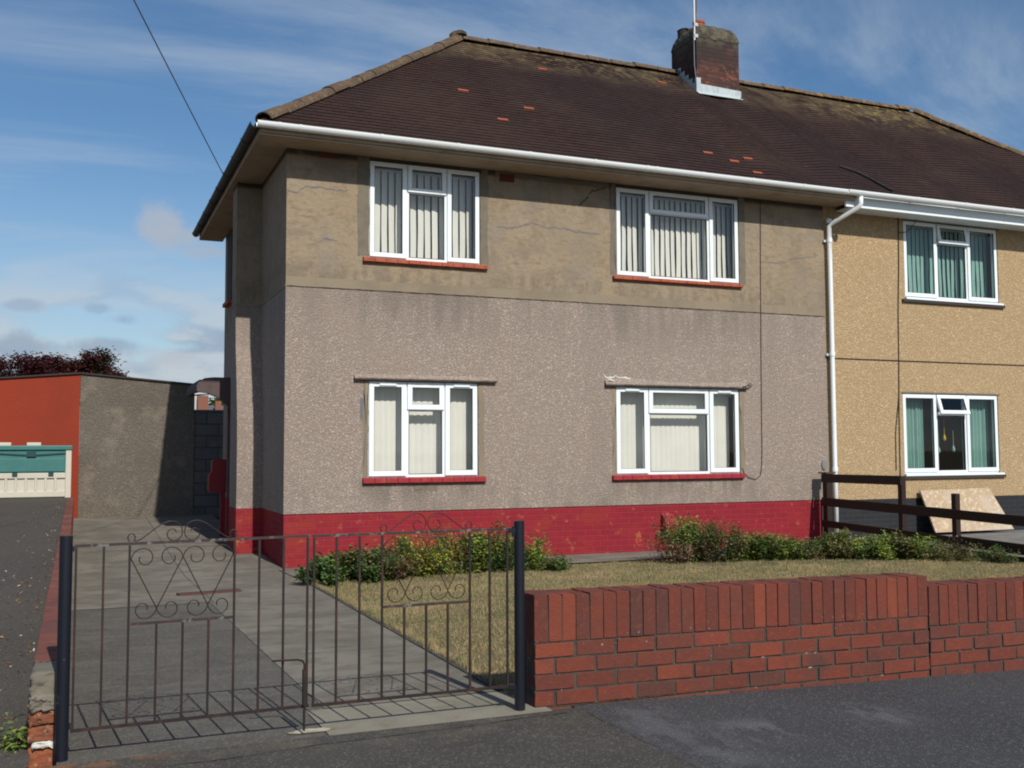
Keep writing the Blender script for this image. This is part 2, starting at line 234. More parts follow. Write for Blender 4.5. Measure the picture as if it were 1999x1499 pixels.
M_CABLE = mat('black_cable', (.02, .018, .016), rough=.7)
M_POTD = mat('dark_pot', (.03, .028, .028), rough=.8)
M_DOOR = mat('red_door_paint', (.20, .015, .022), rough=.5)
M_PURP = mat('porch_concrete', (.10, .07, .068), [('noise', 5, .4, .7, (.06, .045, .045), .7)], rough=.9)
M_BUFF = mat('far_wall', (.45, .45, .44), rough=.9)
M_FBRICK = mat('far_brick', (.20, .085, .06), rough=.9)
M_SLATE = mat('far_slate', (.10, .105, .12), rough=.9)
M_DRYL = mat('dry_leaf', (.22, .12, .05), attr='Col', rough=.9)
M_PINK = mat('pink_petals', (.55, .25, .42), rough=.7, trans=.2)
M_YELL = mat('yellow_petals', (.55, .42, .05), rough=.7, trans=.2)

# ------------------------------------------------------------------ object helpers
WL = {}
def tag(o, label=None, cat=None, group=None, kind=None):
    if label: o['label'] = label
    if cat: o['category'] = cat
    if group: o['group'] = group
    if kind: o['kind'] = kind
    return o
def empty(name, loc, label, cat, group=None):
    o = bpy.data.objects.new(name, None); COL.objects.link(o); o.location = loc; o.empty_display_size = .2; WL[o.name] = Vector(loc)
    return tag(o, label, cat, group)
class MB:
    def __init__(s): s.v = []; s.f = []; s.c = []; s.uv = []; s.sm = []
    def poly(s, pts, col=None, uv=None):
        n = len(s.v); s.v += [tuple(p) for p in pts]; s.f.append(tuple(range(n, n+len(pts)))); s.c.append(col or (1, 1, 1)); s.uv.append(uv)
    def box(s, x0, x1, y0, y1, z0, z1, col=None, rot=None, piv=None, jit=0, zf=None):
        P = [Vector((x, y, z)) for x in (x0, x1) for y in (y0, y1) for z in (z0, z1)]
        if jit: P = [p+Vector((random.uniform(-jit, jit), random.uniform(-jit, jit), random.uniform(-jit, jit))) for p in P]
        if zf: P = [Vector((p.x, p.y, p.z+zf(p.x, p.y))) for p in P]
        if rot is not None:
            c = Vector(piv) if piv else Vector(((x0+x1)/2, (y0+y1)/2, (z0+z1)/2)); P = [rot @ (p-c)+c for p in P]
        n = len(s.v); s.v += [tuple(p) for p in P]
        for q in ((0, 1, 3, 2), (4, 6, 7, 5), (0, 4, 5, 1), (2, 3, 7, 6), (0, 2, 6, 4), (1, 5, 7, 3)):
            s.f.append(tuple(n+i for i in q)); s.c.append(col or (1, 1, 1)); s.uv.append(None)
    def tube(s, pts, r, n=6, col=None, cap=True, r1=None):
        pts = [Vector(p) for p in pts]; m = len(s.v); k = len(pts); up = None
        for i, p in enumerate(pts):
            t = (pts[min(i+1, k-1)]-pts[max(i-1, 0)])
            t = t.normalized() if t.length > 1e-9 else Vector((0, 0, 1))
            if up is None:
                up = Vector((0, 1, 0)) if abs(t.y) < .9 else Vector((1, 0, 0))
            a = t.cross(up); a = a.normalized() if a.length > 1e-6 else Vector((1, 0, 0)); b = a.cross(t).normalized(); up = b
            rr = r if r1 is None else r+(r1-r)*i/max(1, k-1)
            for j in range(n):
                an = 2*math.pi*j/n+math.pi/4; s.v.append(tuple(p+a*math.cos(an)*rr+b*math.sin(an)*rr))
        for i in range(k-1):
            for j in range(n):
                s.f.append((m+i*n+j, m+i*n+(j+1) % n, m+(i+1)*n+(j+1) % n, m+(i+1)*n+j)); s.c.append(col or (1, 1, 1)); s.uv.append(None)
        if cap:
            s.f.append(tuple(m+j for j in reversed(range(n)))); s.c.append(col or (1, 1, 1)); s.uv.append(None)
            s.f.append(tuple(m+(k-1)*n+j for j in range(n))); s.c.append(col or (1, 1, 1)); s.uv.append(None)
    def lathe(s, c, prof, n=24, col=None):
        m = len(s.v)
        for r, z in prof:
            for j in range(n): s.v.append((c[0]+r*math.cos(2*math.pi*j/n), c[1]+r*math.sin(2*math.pi*j/n), c[2]+z))
        for i in range(len(prof)-1):
            for j in range(n):
                s.f.append((m+i*n+j, m+i*n+(j+1) % n, m+(i+1)*n+(j+1) % n, m+(i+1)*n+j)); s.c.append(col or (1, 1, 1)); s.uv.append(None)
    def build(s, name, m, parent=None, smooth=False, attr=False, bevel=0, fixn=True):
        me = bpy.data.meshes.new(name); me.from_pydata(s.v, [], s.f)
        if attr:
            a = me.color_attributes.new('Col', 'FLOAT_COLOR', 'CORNER'); arr = []
            for f, c in zip(s.f, s.c): arr += [c[0], c[1], c[2], 1.0]*len(f)
            a.data.foreach_set('color', arr)
        if any(u is not None for u in s.uv):
            ul = me.uv_layers.new(name='UVMap'); arr = []
            for f, u in zip(s.f, s.uv):
                for k in range(len(f)): arr += list(u[k]) if u is not None else [0, 0]
            ul.data.foreach_set('uv', arr)
        me.materials.append(m)
        o = bpy.data.objects.new(name, me); COL.objects.link(o)
        pl = Vector((0, 0, 0))
        if parent is not None:
            o.parent = parent; pl = WL.get(parent.name, Vector((0, 0, 0)))
            o.location = -pl
            WL[o.name] = Vector((0, 0, 0))
        else: WL[o.name] = Vector((0, 0, 0))
        if smooth: me.shade_smooth()
        if bevel:
            b = o.modifiers.new('bevel', 'BEVEL'); b.width = bevel; b.segments = 2; b.limit_method = 'ANGLE'
        me.update(); return o
def struct(name, mb, m, **k):
    return tag(mb.build(name, m, **k), kind='structure')
def ring(mb, x0, x1, z0, z1, wd, y0, y1, rot=None, piv=None):
    for a in ((x0, x1, z1-wd, z1), (x0, x1, z0, z0+wd), (x0, x0+wd, z0+wd, z1-wd), (x1-wd, x1, z0+wd, z1-wd)):
        mb.box(a[0], a[1], y0, y1, a[2], a[3], rot=rot, piv=piv)
def lerp(a, b, t): return a+(b-a)*t

# ------------------------------------------------------------------ ground
lerp_ = lambda a, b, t: a+(b-a)*t
def gz(x, y):
    """level of the front garden / drive of the grey house"""
    if y < 4.7: z = 0
    elif y < 12.7: z = -.19*(y-4.7)/8
    elif y < 20: z = -.19+.26*(y-12.7)/7.3
    else: z = .07
    return z
def pz(x): return -.026*max(0, min(9, x-2.0))
def sz(y): return -.10+.025*(y-7.4) if y < 10 else -.035-.030*(y-10)
def nz(y): return .0335*max(0, min(20, y-4.6))
def sheet(x0, x1, y0, y1, zf, nx=2, ny=2, dz=0.0, col=None, edge=None):
    mb = MB(); xs = np.linspace(x0, x1, nx+1); ys = np.linspace(y0, y1, ny+1)
    for i in range(nx):
        for j in range(ny):
            mb.poly([(x, y, zf(x, y)+dz) for x, y in ((xs[i], ys[j]), (xs[i+1], ys[j]), (xs[i+1], ys[j+1]), (xs[i], ys[j+1]))])
    return mb
struct('ground', sheet(-700, 700, -700, 700, lambda x, y: -.42, 4, 4), M_TURF)
# pavement: bluish asphalt right of the crossover, browner asphalt on the crossover
struct('pavement', sheet(2.236, 40, -14, 4.66, lambda x, y: pz(x), 40, 4), M_TARM)
struct('drive_crossover', sheet(-12, 2.232, -14, 4.53, lambda x, y: 0, 2, 2, dz=.001), M_TARM2)
mbp = MB()
def blob(mb, cx, cy, rx, ry, z, n=22, jit=.18, rotz=0, zf=None):
    P = []
    for k in range(n):
        a = 2*math.pi*k/n; r = 1+random.uniform(-jit, jit); x, y = rx*r*math.cos(a), ry*r*math.sin(a)
        X, Y = cx+x*math.cos(rotz)-y*math.sin(rotz), cy+x*math.sin(rotz)+y*math.cos(rotz); P.append((X, Y, (zf(X, Y) if zf else 0)+z))
    mb.poly(P)
mbp = MB()
for pts in ([(2.236, 4.5), (2.233, 4.1), (2.237, 3.7), (2.234, 3.2), (2.236, 2.5)], [(.2, 4.33), (.6, 4.35), (1.0, 4.40), (1.5, 4.41), (2.23, 4.47)]):
    P = []
    for a, b in zip(pts, pts[1:]):
        for k in range(9): P.append((lerp_(a[0], b[0], k/9)+random.uniform(-.006, .006), lerp_(a[1], b[1], k/9)+random.uniform(-.006, .006)))
    for a, b in zip(P, P[1:]):
        w_ = random.uniform(.001, .004); d = Vector((b[0]-a[0], b[1]-a[1])).normalized(); n_ = (-d.y*w_, d.x*w_)
        mbp.poly([(a[0]+n_[0], a[1]+n_[1], .005), (b[0]+n_[0], b[1]+n_[1], .005), (b[0]-n_[0], b[1]-n_[1], .005), (a[0]-n_[0], a[1]-n_[1], .005)])
struct('pavement_crack', mbp, M_CRACKD)
zf = lambda x, y: gz(x, y)
struct('drive_threshold', sheet(1.03, 2.10, 4.52, 5.02, zf, 2, 3, dz=.002), M_CONCL)
struct('drive_dirt_strip', sheet(-.055, 1.026, 4.52, 4.95, zf, 2, 3, dz=.0), M_DRIVE)
struct('driveway', sheet(-.055, 1.135, 4.95, 9.72, zf, 2, 6), M_DRIVE)
EDGE = lambda y: float(2.015+(y-5.03)*.0385)
mb = MB()
for ya, yb in ((5.025, 6.6), (6.606, 8.36), (8.366, 9.715)):
    ys = np.linspace(ya, yb, 7)
    for k in range(6): mb.poly([(x, y, gz(x, y)+.004) for x, y in ((1.12, ys[k]), (EDGE(ys[k]), ys[k]), (EDGE(ys[k+1]), ys[k+1]), (1.12, ys[k+1]))])
struct('concrete_path', mb, M_CONC)
mb = MB()
for ya, yb in ((9.725, 10.9), (10.906, 12.5), (12.506, 15.6), (15.606, 18.0), (18.006, 20.0)):
    for xa, xb in ((-.055, 1.15), (1.156, 2.31)):
        ln = sheet(xa, xb if yb > 12.6 else min(xb, 2.24), ya, yb, zf, 1, 3, dz=.003); n = len(mb.v); mb.v += ln.v; mb.f += [tuple(i+n for i in f) for f in ln.f]; mb.c += ln.c; mb.uv += ln.uv
struct('rear_drive', mb, M_CONC)
struct('drive_base', sheet(-.055, 2.32, 4.5, 20.05, zf, 1, 20, dz=-.012), M_CONCD)
mb = MB()
e = [(2.015+(y-5.03)*.0385, y) for y in (5.03, 6.4, 7.4, 8.7, 10., 11.5)]
e2 = [(x+.045, y) for x, y in e]
for i in range(5):
    a, b, c, d = e[i], e2[i], e2[i+1], e[i+1]; mb.poly([(p[0], p[1], gz(*p)+.010) for p in (a, b, c, d)])
struct('path_edging', mb, M_CONCD)
struct('house_path', sheet(2.24, 10.3, 11.55, 12.72, zf, 6, 3, dz=.012), M_CONC)
struct('lawn', sheet(2.04, 10.33, 4.60, 11.55, zf, 10, 10, dz=-.004), M_TURF)
struct('neighbour_drive', sheet(-14, -.157, 4.54, 24, lambda x, y: nz(y), 6, 10, dz=.003), M_NDRV)
struct('neighbour_paving', sheet(10.42, 22, 4.7, 12.72, lambda x, y: sz(y), 2, 16), M_SLAB)
mb = MB()
for i in range(8):
    ya, yb = 4.7+i, 5.7+i; f = sz
    mb.poly([(10.42, ya, f(ya)), (10.42, yb, f(yb)), (10.42, yb, -.3), (10.42, ya, -.3)])
struct('paving_edge', mb, M_CONCD)
struct('rear_ground', sheet(-60, 60, 20.1, 120, lambda x, y: .04, 2, 2), M_TURF)
mb = MB(); mb.poly([(.90, 10.42, gz(1, 10.42)+.012), (1.50, 10.55, gz(1, 10.55)+.012), (1.50, 10.72, gz(1, 10.72)+.012), (.93, 10.58, gz(1, 10.58)+.012)])
mb2 = MB(); mb2.box(.90, 1.50, 10.42, 10.54, gz(1, 10.5)+.004, gz(1, 10.5)+.022, rot=Matrix.Rotation(rad(8), 3, 'Z'))
tag(mb2.build('flat_bar', mat('rusty_plate', (.085, .04, .032), rough=.8)), 'flat rusty brown bar lying across the concrete drive behind the gate', 'bar')
mb = MB(); blob(mb, .97, 4.62, .10, .035, .005, jit=.12, n=30)
struct('mortar_spill', mb, mat('stained_mortar', (.42, .38, .29), [('noise', 18, .45, .6, (.17, .14, .10), .85), ('noise', 9, .5, .62, (.30, .19, .09), .6)], rough=.95))

# dry grass on the lawn, nobody could count it
def grass(n=230000):
    x = rng.uniform(2.06, 10.3, n); y = 4.86+(11.5-4.86)*rng.random(n)**.9
    lo_ = (2.058+(y-5.03)*.0385)
    m_ = n//40; x[:m_] = lo_[:m_]+np.abs(rng.normal(0, .018, m_))*np.where(rng.random(m_) < .3, -1, 1)+.012; k = x > lo_-.05; k[m_:] = (x > lo_)[m_:]; x, y = x[k], y[k]; n = len(x)
    z = -.19*(y-4.7)/8-.006
    h = rng.uniform(.008, .022, n)*(1+.6*(np.sin(x*3.1)*np.cos(y*2.3) > .5)); edge = (x-(2.058+(y-5.03)*.0385) < .05); h = np.where(edge, h*2.2, h); cl = (np.sin(x*17.3+3*np.sin(y*9.1))*np.cos(y*15.7+2*np.sin(x*7.7)) > .72); h = np.where(cl, h*2.0, h)
    a = rng.uniform(0, 2*np.pi, n); wd = rng.uniform(.0018, .0036, n); ln = rng.uniform(.004, .022, n); b = rng.uniform(0, 2*np.pi, n)
    V = np.empty((n, 3, 3)); V[:, 0] = np.c_[x-np.cos(a)*wd, y-np.sin(a)*wd, z]; V[:, 1] = np.c_[x+np.cos(a)*wd, y+np.sin(a)*wd, z]
    V[:, 2] = np.c_[x+np.cos(b)*ln, y+np.sin(b)*ln, z+h]
    me = bpy.data.meshes.new('grass'); me.vertices.add(3*n); me.vertices.foreach_set('co', V.ravel()); me.loops.add(3*n); me.loops.foreach_set('vertex_index', np.arange(3*n, dtype=np.int32))
    me.polygons.add(n); me.polygons.foreach_set('loop_start', np.arange(0, 3*n, 3, dtype=np.int32)); me.update(calc_edges=True); me.materials.append(M_GRASS)
    o = bpy.data.objects.new('grass', me); COL.objects.link(o)
    tag(o, 'short dry yellowing grass of the front lawn', 'grass', kind='stuff')
grass()

# ------------------------------------------------------------------ houses
HY = 12.70; BACK = 18.5; PX = 10.56
def wall_front(mb, x0, x1, z0, z1, holes, Y=HY, rev=.14):
    xs = sorted({x0, x1, *[h[0] for h in holes], *[h[1] for h in holes]}); zs = sorted({z0, z1, *[max(z0, min(z1, h[2])) for h in holes], *[max(z0, min(z1, h[3])) for h in holes]})
    xs = [x for x in xs if x0 <= x <= x1]
    for i in range(len(xs)-1):
        for j in range(len(zs)-1):
            cx, cz = (xs[i]+xs[i+1])/2, (zs[j]+zs[j+1])/2
            if any(h[0] < cx < h[1] and h[2] < cz < h[3] for h in holes): continue
            mb.poly([(xs[i], Y, zs[j]), (xs[i+1], Y, zs[j]), (xs[i+1], Y, zs[j+1]), (xs[i], Y, zs[j+1])])
    for h in holes:
        a, b = max(z0, h[2]), min(z1, h[3])
        if b <= a: continue
        mb.poly([(h[0], Y, a), (h[0], Y+rev, a), (h[0], Y+rev, b), (h[0], Y, b)]); mb.poly([(h[1], Y, a), (h[1], Y, b), (h[1], Y+rev, b), (h[1], Y+rev, a)])
        if b == h[3]: mb.poly([(h[0], Y, b), (h[0], Y+rev, b), (h[1], Y+rev, b), (h[1], Y, b)])
        if a == h[2]: mb.poly([(h[0], Y, a), (h[1], Y, a), (h[1], Y+rev, a), (h[0], Y+rev, a)])
def sidewall(mb, X, y0, y1, z0, z1): mb.poly([(X, y1, z0), (X, y0, z0), (X, y0, z1), (X, y1, z1)])

W_UL = (3.36, 4.88, 3.69, 4.965); W_UR = (6.93, 9.00, 3.675, 4.962); W_LL = (3.36, 4.845, .89, 2.13); W_LR = (6.895, 8.955, .88, 2.128)
W_NU = (12.16, 14.20, 3.66, 4.92); W_NL = (12.05, 14.09, .84, 2.12)
W_NU2 = (15.9, 17.4, 3.66, 4.92); W_NL2 = (15.9, 17.4, .84, 2.12)

def window(par, W, m1, m2, zt, label, vents=False, openmid=0, seal=M_SEAL, fixedmid=True, sash=.058, sides=True):
    x0, x1, z0, z1 = W; f = MB(); y0, y1 = HY+.028, HY+.09
    ring(f, x0+.004, x1-.004, z0+.003, z1-.003, .048, y0, y1)
    for m in (m1, m2): f.box(m-.03, m+.03, y0+.001, y1, z0+.051, z1-.051)
    f.box(m1+.03, m2-.03, y0+.002, y1, zt-.03, zt+.03)
    fr = f.build('window', M_UPVC, par, bevel=.004); fr['label'] = label
    g = MB()
    def pane(a, b, c, d, rot=None, piv=None, y=HY+.055):
        P = [Vector(p) for p in ((a, y, c), (b, y, c), (b, y, d), (a, y, d))]
        if rot is not None: P = [rot @ (p-Vector(piv))+Vector(piv) for p in P]
        g.poly(P)
    secs = [(x0+.012, m1-.008, z0+.03, z1-.012, 0), (m2+.008, x1-.012, z0+.03, z1-.012, 0), (m1+.008, m2-.008, zt-.012, z1-.012, openmid)]
    if not sides:
        pane(x0+.05, m1-.03, z0+.05, z1-.05); pane(m2+.03, x1-.05, z0+.05, z1-.05); secs = secs[2:]
    for (a, b, c, d, op) in secs:
        rot = Matrix.Rotation(rad(-op), 3, 'X') if op else None; piv = (a, HY+.012, d) if op else None
        s = MB(); ring(s, a, b, c, d, sash, HY+.006, HY+.0265+(.02 if op else 0), rot, piv); s.build('casement', M_UPVC, fr, bevel=.004)
        pane(a+sash, b-sash, c+sash, d-sash, rot, piv, HY+.022)
        k = MB(); ring(k, a+sash-.005, b-sash+.005, c+sash-.005, d-sash+.005, .009, HY+.012, HY+.030, rot, piv); k.build('glazing_seal', seal, fr)
    pane(m1+.028, m2-.028, z0+.049, zt-.028)
    k = MB(); ring(k, m1+.028, m2-.028, z0+.049, zt-.028, .007, HY+.026, HY+.06); k.build('glazing_seal', seal, fr)
    g.build('glass_pane', M_GLASS, fr)
    if vents:
        for a, b in ((x0, m1), (m2, x1)):
            v = MB(); c = (a+b)/2; v.box(c-.11, c+.11, HY-.010, HY+.0055, z1-.060, z1-.034); v.box(c-.12, c+.12, HY-.002, HY+.0058, z1-.066, z1-.0605); v.build('trickle_vent', M_UPVC, fr)
    return fr
def clay_sill(fr, x0, x1, z0, z1, m, slip=.15):
    s = MB(); x = x0; i = 0
    while x < x1-.01:
        b = min(x1, x+slip); s.box(x+.002, b-.002, HY-.055+random.uniform(-.002, .002), HY+.027, z0+.012, z1, zf=lambda X, Y: (.012 if Y > HY else 0)+random.uniform(-.001, .001)); x = b
    s.box(x0+.004, x1-.004, HY-.035, HY+.02, z0, z0+.0118)
    return s.build('sill', m, fr, bevel=.004)
def blind(W, a, b, theta, pitch, m, label, top, bot, wav=.004):
    """vertical louvre blind behind the glass between x=a and x=b"""
    o = empty('vertical_blind', ((a+b)/2, HY+.22, bot), label, 'blind', None); s = MB(); x = a+.04
    while x < b-.03:
        th = rad(theta+random.uniform(-6, 6)); hw = .044; ph = random.uniform(0, 6); rows = 7; n = len(s.v)
        for r in range(rows):
            z = bot+(top-bot)*r/(rows-1); off = wav*math.sin(ph+r*1.1)*(1-r/(rows-1))*2; t2 = th+rad(random.uniform(-1.5, 1.5))
            for e_ in (-1, 0, 1):
                s.v.append((x+off+e_*hw*math.cos(t2), HY+.22+e_*hw*math.sin(t2)+(0 if e_ else -.006), z))
        for r in range(rows-1):
            for q in (0, 1):
                s.f.append((n+r*3+q, n+r*3+q+1, n+r*3+q+4, n+r*3+q+3)); s.c.append((1, 1, 1)); s.uv.append(None)
        x += pitch*random.uniform(.94, 1.06)
    s.build('slats', m, o, smooth=True)
    t = MB(); t.box(a, b, HY+.20, HY+.24, top, top+.035); t.build('head_rail', M_UPVC, o)
    return o
def strip(par, name, pts, m, wd, Y=HY-.0025, jz=.014):
    mb = MB(); P = []
    for i in range(len(pts)-1):
        n = max(2, int(abs(pts[i+1][0]-pts[i][0])/.045+abs(pts[i+1][1]-pts[i][1])/.045))
        for k in range(n): P.append((lerp(pts[i][0], pts[i+1][0], k/n)+random.uniform(-.008, .008), lerp(pts[i][1], pts[i+1][1], k/n)+random.uniform(-jz, jz)))
    P.append(pts[-1])
    wd *= 1.25; ws = [wd*random.uniform(.4, 1.25)*min(1, .3+i*.5, .3+(len(P)-1-i)*.5) for i in range(len(P))]
    for i in range(len(P)-1):
        mb.poly([(P[i][0], Y, P[i][1]-ws[i]), (P[i+1][0], Y, P[i+1][1]-ws[i+1]), (P[i+1][0], Y, P[i+1][1]+ws[i+1]), (P[i][0], Y, P[i][1]+ws[i])])
    o = mb.build(name, m, par); return o
def patch(par, name, x0, x1, z0, z1, m, jit=.02, Y=HY-.004, n=12, ln='xxzz'):
    """irregular-edged thin slab of repair mortar"""
    P = []
    for k in range(n): P.append((lerp(x0, x1, k/n), z0+random.uniform(-1, 1)*jit))
    for k in range(n): P.append((x1+random.uniform(-1, 1)*jit, lerp(z0, z1, k/n)))
    for k in range(n): P.append((lerp(x1, x0, k/n), z1+random.uniform(-1, 1)*jit))
    for k in range(n): P.append((x0+random.uniform(-1, 1)*jit, lerp(z1, z0, k/n)))
    mb = MB(); N = len(P); c = ((x0+x1)/2, Y, (z0+z1)/2)
    for i in range(N):
        a, b = P[i], P[(i+1) % N]; mb.poly([c, (a[0], Y, a[1]), (b[0], Y, b[1])]); mb.poly([(a[0], Y, a[1]), (a[0], HY+.01, a[1]), (b[0], HY+.01, b[1]), (b[0], Y, b[1])])
    return mb.build(name, m, par)

# roof -----------------------------------------------------------------
EY, EZ, RY, RZ, EXL, RXL, RXR, EXR = 12.22, 5.14, 15.58, 7.97, 1.86, 5.60, 15.25, 19.0
EB = 18.95
def sag(x, t):
    s = 0
    for c, a, w_ in ((9.35, .045, .22), (10.15, -.05, .28), (10.75, .035, .2), (11.7, -.03, .35), (12.5, .03, .3), (13.4, -.03, .35), (14.4, .03, .4), (15.6, -.03, .4), (16.6, .03, .3), (7.2, .010, .8)):
        s += a*math.exp(-((x-c-(1-t)*.15)/w_)**2)
    return s*math.sin(math.pi*min(1, max(0, t*.94+.06)))**.6*1.15
def roof_slope(mb, xa, xb):
    """front slope between party lines: courses lap over each other"""
    K = 44; L_ = math.hypot(RY-EY, RZ-EZ); ny, nz_ = -(RZ-EZ)/L_, (RY-EY)/L_
    def pt(x, t, lift): s = sag(x, t)+lift; return (x, lerp(EY, RY, t)+ny*s, lerp(EZ, RZ, t)+nz_*s)
    for k in range(K):
        t0, t1 = k/K, (k+1)/K; XL0, XR0 = max(xa, lerp(EXL, RXL, t0)), min(xb, lerp(EXR, RXR, t0)); XL1, XR1 = max(xa, lerp(EXL, RXL, t1)), min(xb, lerp(EXR, RXR, t1))
        n = int((XR0-XL0)/.165)+1; off = .0825*(k % 2)
        for i in range(n):
            a, b = i/n, (i+1)/n; x0, x1, X0, X1 = lerp(XL0, XR0, a), lerp(XL0, XR0, b), lerp(XL1, XR1, a), lerp(XL1, XR1, b)
            l0 = .011+random.uniform(-.002, .002)
            mb.poly([pt(x0, t0, l0), pt(x1, t0, l0), pt(X1, t1, .003), pt(X0, t1, .003)], uv=[(x0, t0*L_), (x1, t0*L_), (X1, t1*L_), (X0, t1*L_)])
            mb.poly([pt(x0, t0, -.01), pt(x1, t0, -.01), pt(x1, t0, l0), pt(x0, t0, l0)], uv=[(x0, t0*L_), (x1, t0*L_), (x1, t0*L_), (x0, t0*L_)])
def half_tiles(mb, p0, p1, r, ln, up=(0, 0, 1), bumpf=None):
    p0, p1 = Vector(p0), Vector(p1); d = p1-p0; N = max(1, int(d.length/ln)); t = d.normalized(); a = t.cross(Vector(up)).normalized(); b = a.cross(t)
    for k in range(N):
        q0, q1 = p0+d*(k/N), p0+d*((k+.985)/N); dz = random.uniform(-.008, .008); r0, r1 = r*random.uniform(1.0, 1.06), r*random.uniform(.94, 1.0); n = len(mb.v); M_ = 8
        for q, rr in ((q0, r0), (q1, r1)):
            for rr2 in (rr, rr-.018):
                for j in range(M_+1):
                    an = math.pi*j/M_; mb.v.append(tuple(q+a*math.cos(an)*rr2+b*(math.sin(an)*rr2*.8+dz)))
        W_ = M_+1
        for j in range(M_):
            mb.f.append((n+j, n+j+1, n+2*W_+j+1, n+2*W_+j)); mb.f.append((n+j, n+j+1, n+W_+j+1, n+W_+j)); mb.f.append((n+2*W_+j, n+2*W_+j+1, n+3*W_+j+1, n+3*W_+j))
            for _ in range(3): mb.c.append((1, 1, 1)); mb.uv.append(None)

# --- grey house
H1 = empty('semi_detached_house', (6.4, 15.6, -.19), 'grey and brown rendered house with a red painted brick base and hipped tiled roof', 'house', 'the pair of joined houses')
holes = [W_UL, W_UR, W_LL, W_LR]
mb = MB(); wall_front(mb, 2.31, PX, .475, 3.28, holes); sidewall(mb, 2.31, HY, BACK, .475, 3.28)
mb.poly([(2.31, BACK, -.2), (PX, BACK, -.2), (PX, BACK, 5.0), (2.31, BACK, 5.0)]); mb.poly([(2.31, HY, .475), (PX, HY, .475), (PX, HY+.02, .475), (2.31, HY+.02, .475)])
mb.build('pebbledash_wall', M_PEB, H1)
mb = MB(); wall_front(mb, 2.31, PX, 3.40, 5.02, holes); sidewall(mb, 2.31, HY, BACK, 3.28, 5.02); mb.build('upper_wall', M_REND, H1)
mb = MB(); wall_front(mb, 2.31, PX, 3.285, 3.40, [], Y=HY-.001)
mb.poly([(2.306, HY-.006, 3.272), (PX, HY-.006, 3.272), (PX, HY-.006, 3.285), (2.306, HY-.006, 3.285)]); mb.poly([(2.306, HY-.006, 3.285), (PX, HY-.006, 3.285), (PX, HY+.01, 3.285), (2.306, HY+.01, 3.285)]); mb.poly([(2.306, HY-.006, 3.272), (2.306, HY+.01, 3.272), (PX, HY+.01, 3.272), (PX, HY-.006, 3.272)])
mb.build('render_band', M_BAND, H1)
mb = MB(); mb.box(2.315, PX-.16, HY+.012, HY+.2, -.25, .4755); mb.box(2.315, 2.5, HY+.2, BACK, -.25, .4755); mb.build('plinth', M_RED, H1)
strip(H1, 'render_joint', [(2.32, 3.277), (4.5, 3.279), (7.5, 3.277), (PX-.02, 3.278)], M_CRACKD, .004, Y=HY-.0085, jz=.002)
# chimney breast on the side wall, thicker below the shoulder
mb = MB(); prof = [(14.30, .475), (14.29, 1.2), (14.32, 1.7), (14.42, 2.2), (14.55, 2.7), (14.60, 3.28)]
for (ya, za), (yb, zb) in zip(prof, prof[1:]):
    mb.poly([(1.97, ya, za), (2.31, ya, za), (2.31, yb, zb), (1.97, yb, zb)]); mb.poly([(1.97, 15.0, za), (1.97, ya, za), (1.97, yb, zb), (1.97, 15.0, zb)])
mb.poly([(1.97, 15.0, .475), (2.31, 15.0, .475), (2.31, 15.0, 3.28), (1.97, 15.0, 3.28)])
mb.build('chimney_breast', M_PEB, H1)
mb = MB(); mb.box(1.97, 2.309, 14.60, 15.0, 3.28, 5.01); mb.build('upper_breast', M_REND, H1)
mb = MB(); mb.box(1.965, 2.3145, 14.285, 15.005, -.25, .474); mb.build('plinth', M_RED, H1)
mb = MB(); mb.box(1.965, 2.309, 14.592, 15.005, 3.265, 3.29); mb.box(2.303, 2.3085, HY+.005, 14.59, 3.265, 3.29); mb.build('render_band', M_BAND, H1)
mb = MB(); mb.box(2.06, 2.309, 15.9, 16.05, .55, 2.2); mb.build('porch_pier', M_PURP, H1)
mb = MB(); mb.box(2.055, 2.309, 15.89, 16.06, -.2, .549); mb.build('plinth', M_RED, H1)
# door, canopy and the side window beyond the breast
mb = MB(); mb.box(2.27, 2.3095, 16.6, 17.4, -.1, 1.95); dr = mb.build('door', M_DOOR, H1)
mb = MB(); mb.tube([(2.27, 16.68, .95), (2.22, 16.68, .95), (2.22, 16.78, .95)], .01); mb.build('handle', M_ALU, dr)
mb = MB()
P = [(2.309, 2.33), (1.80, 2.33), (1.68, 2.315), (1.60, 2.27), (1.57, 2.20), (1.57, 2.12)]; Q = [(2.309, 1.72), (2.15, 1.80), (2.0, 1.93), (1.86, 2.04), (1.72, 2.10), (1.59, 2.115)]
for y in (15.6, 15.74): mb.poly([(x, y, z) for x, z in P]+[(x, y, z) for x, z in reversed(Q)])
for C_ in (P, Q):
    for (xa, za), (xb, zb) in zip(C_, C_[1:]): mb.poly([(xa, 15.6, za), (xb, 15.6, zb), (xb, 15.74 if C_ is Q else 17.2, zb), (xa, 15.74 if C_ is Q else 17.2, za)])
mb.box(1.62, 2.3085, 15.741, 17.2, 2.21, 2.30); mb.poly([(x, 17.2, z) for x, z in P]+[(2.309, 17.2, 2.2), (1.6, 17.2, 2.15)])
mb.build('door_canopy', M_PURP, H1)
mb = MB(); mb.box(2.285, 2.309, 17.5, 18.05, 3.78, 4.92); sw = mb.build('window', M_INT, H1)
mb = MB(); mb.box(2.22, 2.309, 17.44, 18.1, 3.70, 3.76); mb.build('sill', M_TERRA, sw)
